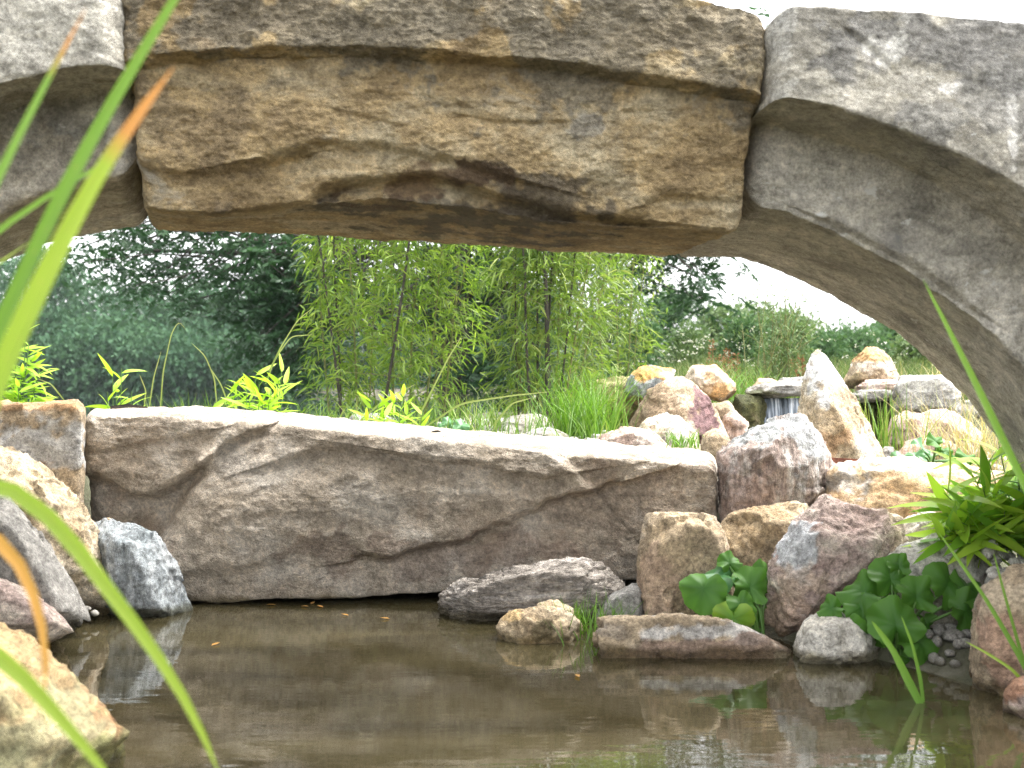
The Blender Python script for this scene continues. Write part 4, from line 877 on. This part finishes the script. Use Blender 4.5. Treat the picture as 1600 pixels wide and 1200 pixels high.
tree('round dark green tree on the rise beyond the flowering meadow', 1045, 26, 452, 110, 'forest2', 5000, .13, None, low=.05)
for k, (x, d, ty, w) in enumerate(((1130, 30, 488, 110), (1180, 32, 478, 120), (1240, 30, 498, 110))):
    tree('light green bushy tree standing behind the sparse willow shrub', x, d, ty, w, 'willow', 3800, .15, 'light green trees behind the willow', low=.02)
for x, d, ty, w in ((1330, 26, 522, 110), (1400, 28, 508, 120), (1470, 26, 515, 130), (1560, 27, 500, 160), (1680, 28, 490, 180)):
    tree('mid green bushy tree rising behind the striped triangular rock', x, d, ty, w, 'forest2', 3800, .14, 'green trees behind the striped rock', low=.02)

seed(74)
for k, (x, d, ty, w, lab) in enumerate(((1000, 9.5, 505, 90, 'olive bush at the meadow edge next to the feathery bamboo'), (1075, 11, 512, 100, 'loose green bush among the white meadow flowers'), (1165, 10, 505, 90, 'grey green bush behind the rust red dock spikes'), (1235, 9, 512, 80, 'olive bush under the sparse upright shrub'), (1290, 11, 530, 90, 'small bush beyond the tall pointed rock'), (1440, 10, 535, 110, 'low green bush behind the pale grey block'))):
    tree(lab, x, d, ty, w, 'willow' if k % 2 else 'forest2', 2600, .055, 'bushes on the meadow slope', 'meadow_bush', weep=-.4, low=.0)
# meadow
seed(81)
grass_patch('meadow_grass', 'tall seeding meadow grass on the slope behind the waterfall', 12000, (960, 1700), (6.2, 15), (.10, .32), (.004, .009), 'meadow')
grass_patch('meadow_grass', 'rank green grass along the foot of the meadow', 1500, (930, 1620), (5.7, 7), (.08, .24), (.004, .007), 'meadow')
N = 150
d = R.uniform(6.5, 13, N); x = (np.concatenate([R.normal(1060, 70, N//2), R.uniform(1000, 1560, N-N//2)])-800)/FPX*d; h = R.uniform(.18, .42, N); z0 = ground_z(x, d)
st = blades(np.stack([x, d, z0], 1), R.uniform(0, 6.28, N), h, np.full(N, .006), R.uniform(0, .08, N), np.zeros(N), R.random(N)*.4, 3)
foliage('meadow_stems', [st], M['meadow'], None, 'stuff', 'thin upright flower stems in the meadow', 'stems')
K = 7; pc = np.repeat(np.stack([x, d, z0+h], 1), K, 0)+R.normal(size=(N*K, 3))*np.array([.022, .022, .006])
foliage('meadow_flowers', [leaf_tri(pc, R.normal(size=(N*K, 3))*np.array([1, 1, .2]), .016, .013, R.random(N*K))], M['flower'], None, 'stuff', 'white lacy flower heads dotted over the meadow', 'flowers')
def dock(x, y, d, hpx, label):
    p = P(x, 0, d); p[2] = float(ground_z(p[0], p[1])); root = empty('dock_plant', p, label, 'plant', 'rusty dock plants in the meadow')
    ht = CAM_Z+(600-y)/FPX*d-p[2]; n_ = 90; t = R.uniform(.35, 1, n_); an = R.uniform(0, 6.28, n_)
    v, f = tube(curve([p, p+np.array([.01, 0, ht])], 5), np.linspace(.005, .002, 5), 5); obj('stem', v, f, M['dock'], root, attrs={'rnd': np.full(len(v), .3)})
    rr = .04*np.sqrt(R.random(n_))*(1.25-t); pos = p+np.stack([np.cos(an)*rr, np.sin(an)*rr, t*ht], 1)
    foliage('seed_head', [leaf_tri(pos, np.stack([np.cos(an), np.sin(an), t*0+.8], 1), .022, .008, R.random(n_))], M['dock'], root, 'stuff')
for x, y, d in ((1112, 530, 7.5), (1136, 546, 7.2), (1150, 552, 7.0), (1128, 556, 7.6), (1252, 556, 6.8), (1240, 562, 7.0)):
    dock(x, y, d, 40, 'rust red dock seed spike among the meadow grass')
# sparse upright willow shrub
seed(82)
p = P(1215, 600, 6.6); p[2] = float(ground_z(p[0], p[1])); root = empty('willow_shrub', p, 'sparse upright shrub with thin whips rising from the meadow', 'shrub')
LPs = []
for k in range(26):
    tip = P(R.uniform(1155, 1280), R.uniform(435, 540), 6.6+R.uniform(-.3, .3)); b0 = p+R.normal(size=3)*np.array([.1, .1, 0]); c = curve([b0, b0*.4+tip*.6+np.array([0, 0, .08]), tip], 10)
    v, f = tube(c, np.linspace(.005, .0015, 10), 4); obj('whip', v, f, M['cane_green'], root)
    for _ in range(46): 
        t = R.uniform(.1, 1); q = c[min(int(t*9), 8)]; LPs.append(q+R.normal(size=3)*.025)
LPs = np.array(LPs); foliage('foliage', [leaf_tri(LPs, R.normal(size=LPs.shape)+np.array([0, 0, .6]), R.uniform(.03, .06, len(LPs)), .008, R.random(len(LPs)))], M['willow'], root, 'stuff')

# ------------------------------------------------------------------ broad leaved marsh plants: every leaf a part
def kidney(name, mat, wav=.08, cup=.18, ph=0., nr=8, na=64):
    a = np.linspace(-math.pi, math.pi, na); rr = np.linspace(0, 1, nr)
    edge = .5*(1+.12*np.cos(a))*(1-.45*np.exp(-((np.abs(a)-math.pi)/.28)**2))*(1+.05*np.sin(a*3+ph)+.04*np.sin(a*7+2*ph)+.018*np.sin(a*23))
    Rr = rr[:, None]*edge[None]; X = Rr*np.cos(a)[None]; Y = Rr*np.sin(a)[None]*1.05
    Z = -cup*2.2*Rr**2+.42*np.abs(Y)*(1-.55*rr[:, None])+wav*2.3*rr[:, None]**2*np.sin(a*3+ph)[None]+wav*.8*rr[:, None]**3*np.sin(a*8+2*ph)[None]-.010*rr[:, None]*np.abs(np.sin(a*4.5))[None]+.10*X*np.abs(X)*np.cos(ph*2)
    V = np.stack([X, Y, Z], -1).reshape(-1, 3); rn = np.clip(np.repeat(rr, na)*.6+.10*np.abs(np.sin(np.tile(a, nr)*4.5)), 0, 1)
    me = mesh_from(name, V, grid_faces(nr, na, False), True, {'rnd': rn}); me.materials.append(mat); return me
KM = {k: [kidney('leaf', M[k], w_, c_, ph) for w_, c_, ph in ((.06, .35, 0), (.10, .30, 1.3), (.08, .15, 2.5))] for k in ('pond_leaf', 'pond_leaf_light', 'pond_leaf_yellow', 'pond_leaf_rust')}
def marsh(label, base_px, d, leaves, group=None):
    p = P(*base_px, d); p[2] = max(p[2], -.03); root = empty('marsh_plant', p, label, 'plant', group)
    for k, (x, y, dd, w, tip, nrm, mk) in enumerate(leaves):
        q = P(x, y, d+dd); o = bpy.data.objects.new('leaf', KM[mk][k % 3]); COL.objects.link(o); o.parent = root
        nv = Vector(nrm).normalized(); dv = Vector((tip[0], tip[2] if len(tip) > 2 else -.2, -tip[1])); dv = (dv-nv*dv.dot(nv)).normalized(); sv_ = nv.cross(dv); L = w*.8/FPX*(d+dd)
        o.matrix_local = Matrix.Translation(Vector(q-p)) @ Matrix((dv, sv_, nv)).transposed().to_4x4() @ Matrix.Scale(L, 4)
        b0 = p+np.array([R.normal()*.012, R.normal()*.01, -.01]); e = q-np.array(dv)*L*.12-np.array(nv)*.004
        c = curve([b0, b0*.5+e*.5+np.array([(b0[0]-e[0])*.25, 0, .015]), e], 10); v, f = tube(c, np.linspace(.0045, .003, 10), 6)
        obj('stem', v, f, M['stem'] if mk != 'pond_leaf_rust' else M['cane_green'], root, attrs={'rnd': np.full(len(v), .3)})
    return root
seed(91)
marsh('round leaved marsh plant with yellowing leaves between tan block and purple boulder', (1188, 990), 2.52, [
    (1100, 920, 0, 88, (-.3, .9), (-.35, -.85, .4), 'pond_leaf'), (1128, 898, .05, 84, (-.5, -.4), (-.1, -.5, .9), 'pond_leaf_light'), (1172, 918, .02, 78, (.3, -.8), (.25, -.9, .35), 'pond_leaf'),
    (1158, 944, -.03, 62, (.2, .8), (.15, -.9, .35), 'pond_leaf'), (1146, 966, -.05, 80, (-.15, 1), (-.1, -.95, .2), 'pond_leaf_yellow'), (1195, 900, .08, 62, (.8, -.3), (.3, -.6, .7), 'pond_leaf'),
    (1168, 958, 0, 70, (.3, .8), (.4, -.85, .2), 'pond_leaf'), (1140, 880, .06, 46, (0, -1), (0, -.8, .5), 'pond_leaf'), (1150, 990, -.04, 50, (-.4, .7), (-.2, -.8, .5), 'pond_leaf_yellow'), (1205, 935, .08, 50, (.9, 0), (.4, -.8, .3), 'pond_leaf')], 'round leaved marsh plants')
marsh('large round leaved dark green marsh plant before the broad pale boulder', (1400, 1035), 2.36, [
    (1318, 985, -.02, 92, (-.25, 1), (-.45, -.85, .15), 'pond_leaf'), (1350, 925, .02, 90, (-.7, -.3), (-.2, -.6, .8), 'pond_leaf'), (1392, 905, .04, 86, (.0, -1), (.1, -.85, .5), 'pond_leaf'), (1345, 950, 0, 70, (.2, .8), (.1, -.85, .5), 'pond_leaf'),
    (1400, 978, -.06, 100, (-.1, -1), (-.05, -.96, .2), 'pond_leaf'), (1432, 932, 0, 80, (.2, -.8), (.15, -.85, .5), 'pond_leaf'), (1480, 915, .03, 92, (.5, -.7), (.3, -.8, .5), 'pond_leaf'), (1515, 925, .04, 96, (.7, -.4), (.25, -.65, .75), 'pond_leaf'),
    (1508, 955, 0, 88, (.8, .3), (.3, -.8, .5), 'pond_leaf'), (1438, 1005, -.06, 80, (.5, .6), (.2, -.75, .6), 'pond_leaf'), (1448, 975, 0, 50, (.1, .9), (.5, -.8, .1), 'pond_leaf'), (1405, 885, .05, 46, (0, -1), (0, -.9, .3), 'pond_leaf'),
    (1370, 985, -.02, 60, (.2, .9), (-.3, -.9, .2), 'pond_leaf'), (1300, 950, 0, 52, (-.9, .1), (-.4, -.7, .6), 'pond_leaf'), (1425, 1030, -.04, 60, (.7, .4), (.1, -.7, .7), 'pond_leaf')], 'round leaved marsh plants')
for x, y, d, w in ((720, 666, 4.0, 34), (700, 660, 4.1, 26), (1430, 735, 3.4, 0), (1460, 715, 3.6, 0)):
    if w: marsh('small round leaved seedling behind the slab near the dead leaf', (x, y+14), d, [(x, y, 0, w, (.2, -.8), (.1, -.8, .6), 'pond_leaf_light'), (x-12, y+8, -.02, w*.8, (-.6, .2), (-.2, -.7, .7), 'pond_leaf_light')], 'seedlings behind the slab')
marsh('low leafy plant between the orange boulder and pinkish stones', (1450, 730), 3.55, [(x, y, R.uniform(-.1, .1), R.uniform(26, 40), (R.normal(), R.normal()), (R.normal()*.4, -.7, .6), 'pond_leaf_light' if R.random() < .5 else 'pond_leaf') for x, y in ((1400, 715), (1420, 722), (1440, 700), (1455, 718), (1475, 706), (1490, 722), (1385, 725), (1510, 715), (1462, 690), (1430, 712))])

# ------------------------------------------------------------------ reeds in the foreground: every blade a part
def reed(label, base, blade_list, group=None, name='reed'):
    root = empty(name, base, label, 'reed', group)
    for pts, d, w, mk in blade_list:
        if isinstance(pts[0], tuple) and len(pts[0]) == 2: pts = [(x, y, d) for x, y in pts]
        V, t = stalk('', pts, d, w)
        k1 = obj('blade', V, grid_faces(26, 3, False), M[mk], root, attrs={'rnd': np.repeat(t, 3), 'across': np.tile([-1., 0, 1], 26)})
        if mk == 'reed_tipped': pass
    return root
def reed_detail(m):
    n, l = m.node_tree.nodes, m.node_tree.links; r_ = [q for q in n if q.type == 'VALTORGB'][0]; out = r_.outputs[0]; tg = [k.to_socket for k in out.links]
    a1 = n.new('ShaderNodeAttribute'); a1.attribute_name = 'across'; a2 = n.new('ShaderNodeAttribute'); a2.attribute_name = 'rnd'; cb = n.new('ShaderNodeCombineXYZ')
    l.new(a1.outputs['Fac'], cb.inputs[0]); l.new(a2.outputs['Fac'], cb.inputs[1]); mp = n.new('ShaderNodeMapping'); mp.inputs['Scale'].default_value = (7, 5, 1); l.new(cb.outputs[0], mp.inputs[0])
    st = ramp(n, [(.3, (.62, .66, .5)), (.5, (1, 1, 1)), (.7, (1.25, 1.2, 1.1))]); l.new(noise(n, l, mp.outputs[0], 1.0, 3, .6), st.inputs[0])
    mp2 = n.new('ShaderNodeMapping'); mp2.inputs['Scale'].default_value = (3, 60, 1); l.new(cb.outputs[0], mp2.inputs[0])
    sp = ramp(n, [(.64, (0, 0, 0)), (.74, (1, 1, 1))]); l.new(noise(n, l, mp2.outputs[0], 1.0, 4, .6), sp.inputs[0])
    c = mixc(n, l, sp.outputs[0], mixc(n, l, .9, out, st.outputs[0], 'MULTIPLY'), (.42, .33, .10))
    for t_ in tg: l.new(c, t_)
def tipped(name, ca, cb, at_=.8):
    m = leaf_mat(name, ca, cb, .4); r_ = [q for q in m.node_tree.nodes if q.type == 'VALTORGB'][0]; e = r_.color_ramp.elements
    e[1].position = at_-.035; x = e.new(at_); x.color = (.50, .22, .07, 1); return m
M['reed_tipped'] = tipped('reed_orange_tip', (.15, .29, .025), (.28, .37, .045), .93)
M['reed_redtip'] = tipped('reed_red_tip', (.13, .25, .04), (.16, .28, .05), .965)
for k_ in ('reed', 'reed_yellow', 'reed_tip', 'reed_tipped', 'reed_redtip'): reed_detail(M[k_])
dB = .85
reed('clump of long green reed blades at the near pond edge with orange tips', P(-260, 1790, dB), [
    ([(-260, 1790), (-220, 1200), (-130, 620), (-30, 330), (45, 180), (95, 85), (135, 12)], .80, 25, 'reed_redtip'),
    ([(-240, 1790), (-180, 1100), (-60, 640), (30, 440), (110, 275), (195, 125), (290, -30), (350, -130)], .82, 33, 'reed'),
    ([(-220, 1790), (-160, 1150), (-60, 740), (10, 555), (75, 420), (150, 275), (225, 165), (272, 104)], .72, 50, 'reed_tipped'),
    ([(-280, 1790), (-260, 1000), (-160, 500), (0, 352), (100, 288), (195, 238)], .95, 20, 'reed'),
    ([(-300, 1790), (-280, 1000), (-150, 520), (0, 408), (55, 372)], .95, 14, 'reed_yellow'),
    ([(-250, 1790), (-240, 1200), (-150, 820), (-60, 735), (10, 752), (80, 805), (180, 935), (262, 1045), (312, 1130), (345, 1215)], .80, 34, 'reed_yellow'),
    ([(-230, 1790), (-200, 1300), (-120, 900), (-40, 815), (15, 850), (45, 900), (66, 970), (74, 1030), (70, 1085)], .78, 32, 'reed_tip'),
    ([(-270, 1790), (-240, 1400), (-150, 1080), (-60, 990), (10, 1030), (70, 1095), (135, 1170), (190, 1240)], .74, 38, 'reed_yellow')])
reed('single tall green reed blade in front of the right bridge foot', P(1900, 1350, 1.38), [
    ([(1900, 1340), (1760, 1080), (1660, 880), (1590, 735), (1535, 620), (1485, 520), (1442, 436)], 1.38, 17, 'reed')])
reed('young grass shoot with two blades standing in open water', P(1442, 1100, 2.03), [
    ([(1442, 1108), (1420, 1065), (1395, 1015), (1362, 970)], 2.03, 13, 'reed'), ([(1444, 1106), (1438, 1060), (1425, 1005), (1408, 962)], 2.04, 6, 'reed')])
reed('thin green rush stems leaning over the streaked boulder', P(1640, 1120, 2.0), [
    ([(1640, 1120), (1590, 1020), (1540, 935), (1480, 850), (1465, 830)], 2.0, 8, 'reed'), ([(1630, 1120), (1598, 1030), (1570, 930), (1552, 862)], 2.02, 6, 'reed'), ([(1640, 1125), (1585, 1048), (1545, 1022), (1508, 1002)], 2.0, 6, 'reed_yellow')])

# scraps drifting on the pond
seed(95)
for x, y in ((432, 946), (470, 948), (486, 945), (505, 950), (545, 963), (610, 968), (330, 1010), (900, 1055)):
    p = P(x, y, .6*FPX/(y-600)); an = R.uniform(0, 6.28); q = np.stack([p+np.array([0, 0, .002]), p+np.array([math.cos(an)*.03, math.sin(an)*.03, .004])])
    v, f, r_ = leaf_cloud(q[:1], q[1:]-q[:1], .028, .011, np.array([.8]), 0.0, np.array([[0, 0, 1.]]))
    v[:, 2] = np.maximum(v[:, 2], .002)
    tag(obj('fallen_leaf', v, f, M['reed_tip'], attrs={'rnd': r_}), 'small dry yellow leaf drifting on the pond', 'leaf', 'leaves drifting on the pond')

# ------------------------------------------------------------------ thin summer haze over the lake and wood
hx = np.array([[x, y, z] for x in (-230, 230) for y in (-6, 130) for z in (-2, 24)])
m = bpy.data.materials.new('haze'); m.use_nodes = True; n, l = m.node_tree.nodes, m.node_tree.links; n.clear()
pv = n.new('ShaderNodeVolumePrincipled'); pv.inputs['Color'].default_value = (.86, .93, 1, 1); pv.inputs['Density'].default_value = .0003
oo = n.new('ShaderNodeOutputMaterial'); l.new(pv.outputs[0], oo.inputs['Volume'])
tag(obj('haze', hx, np.array([[0, 1, 3, 2], [4, 6, 7, 5], [0, 4, 5, 1], [2, 3, 7, 6], [0, 2, 6, 4], [1, 5, 7, 3]]), m, smooth=False), 'thin pale haze hanging over the lake and the far wood', 'haze', kind='stuff')
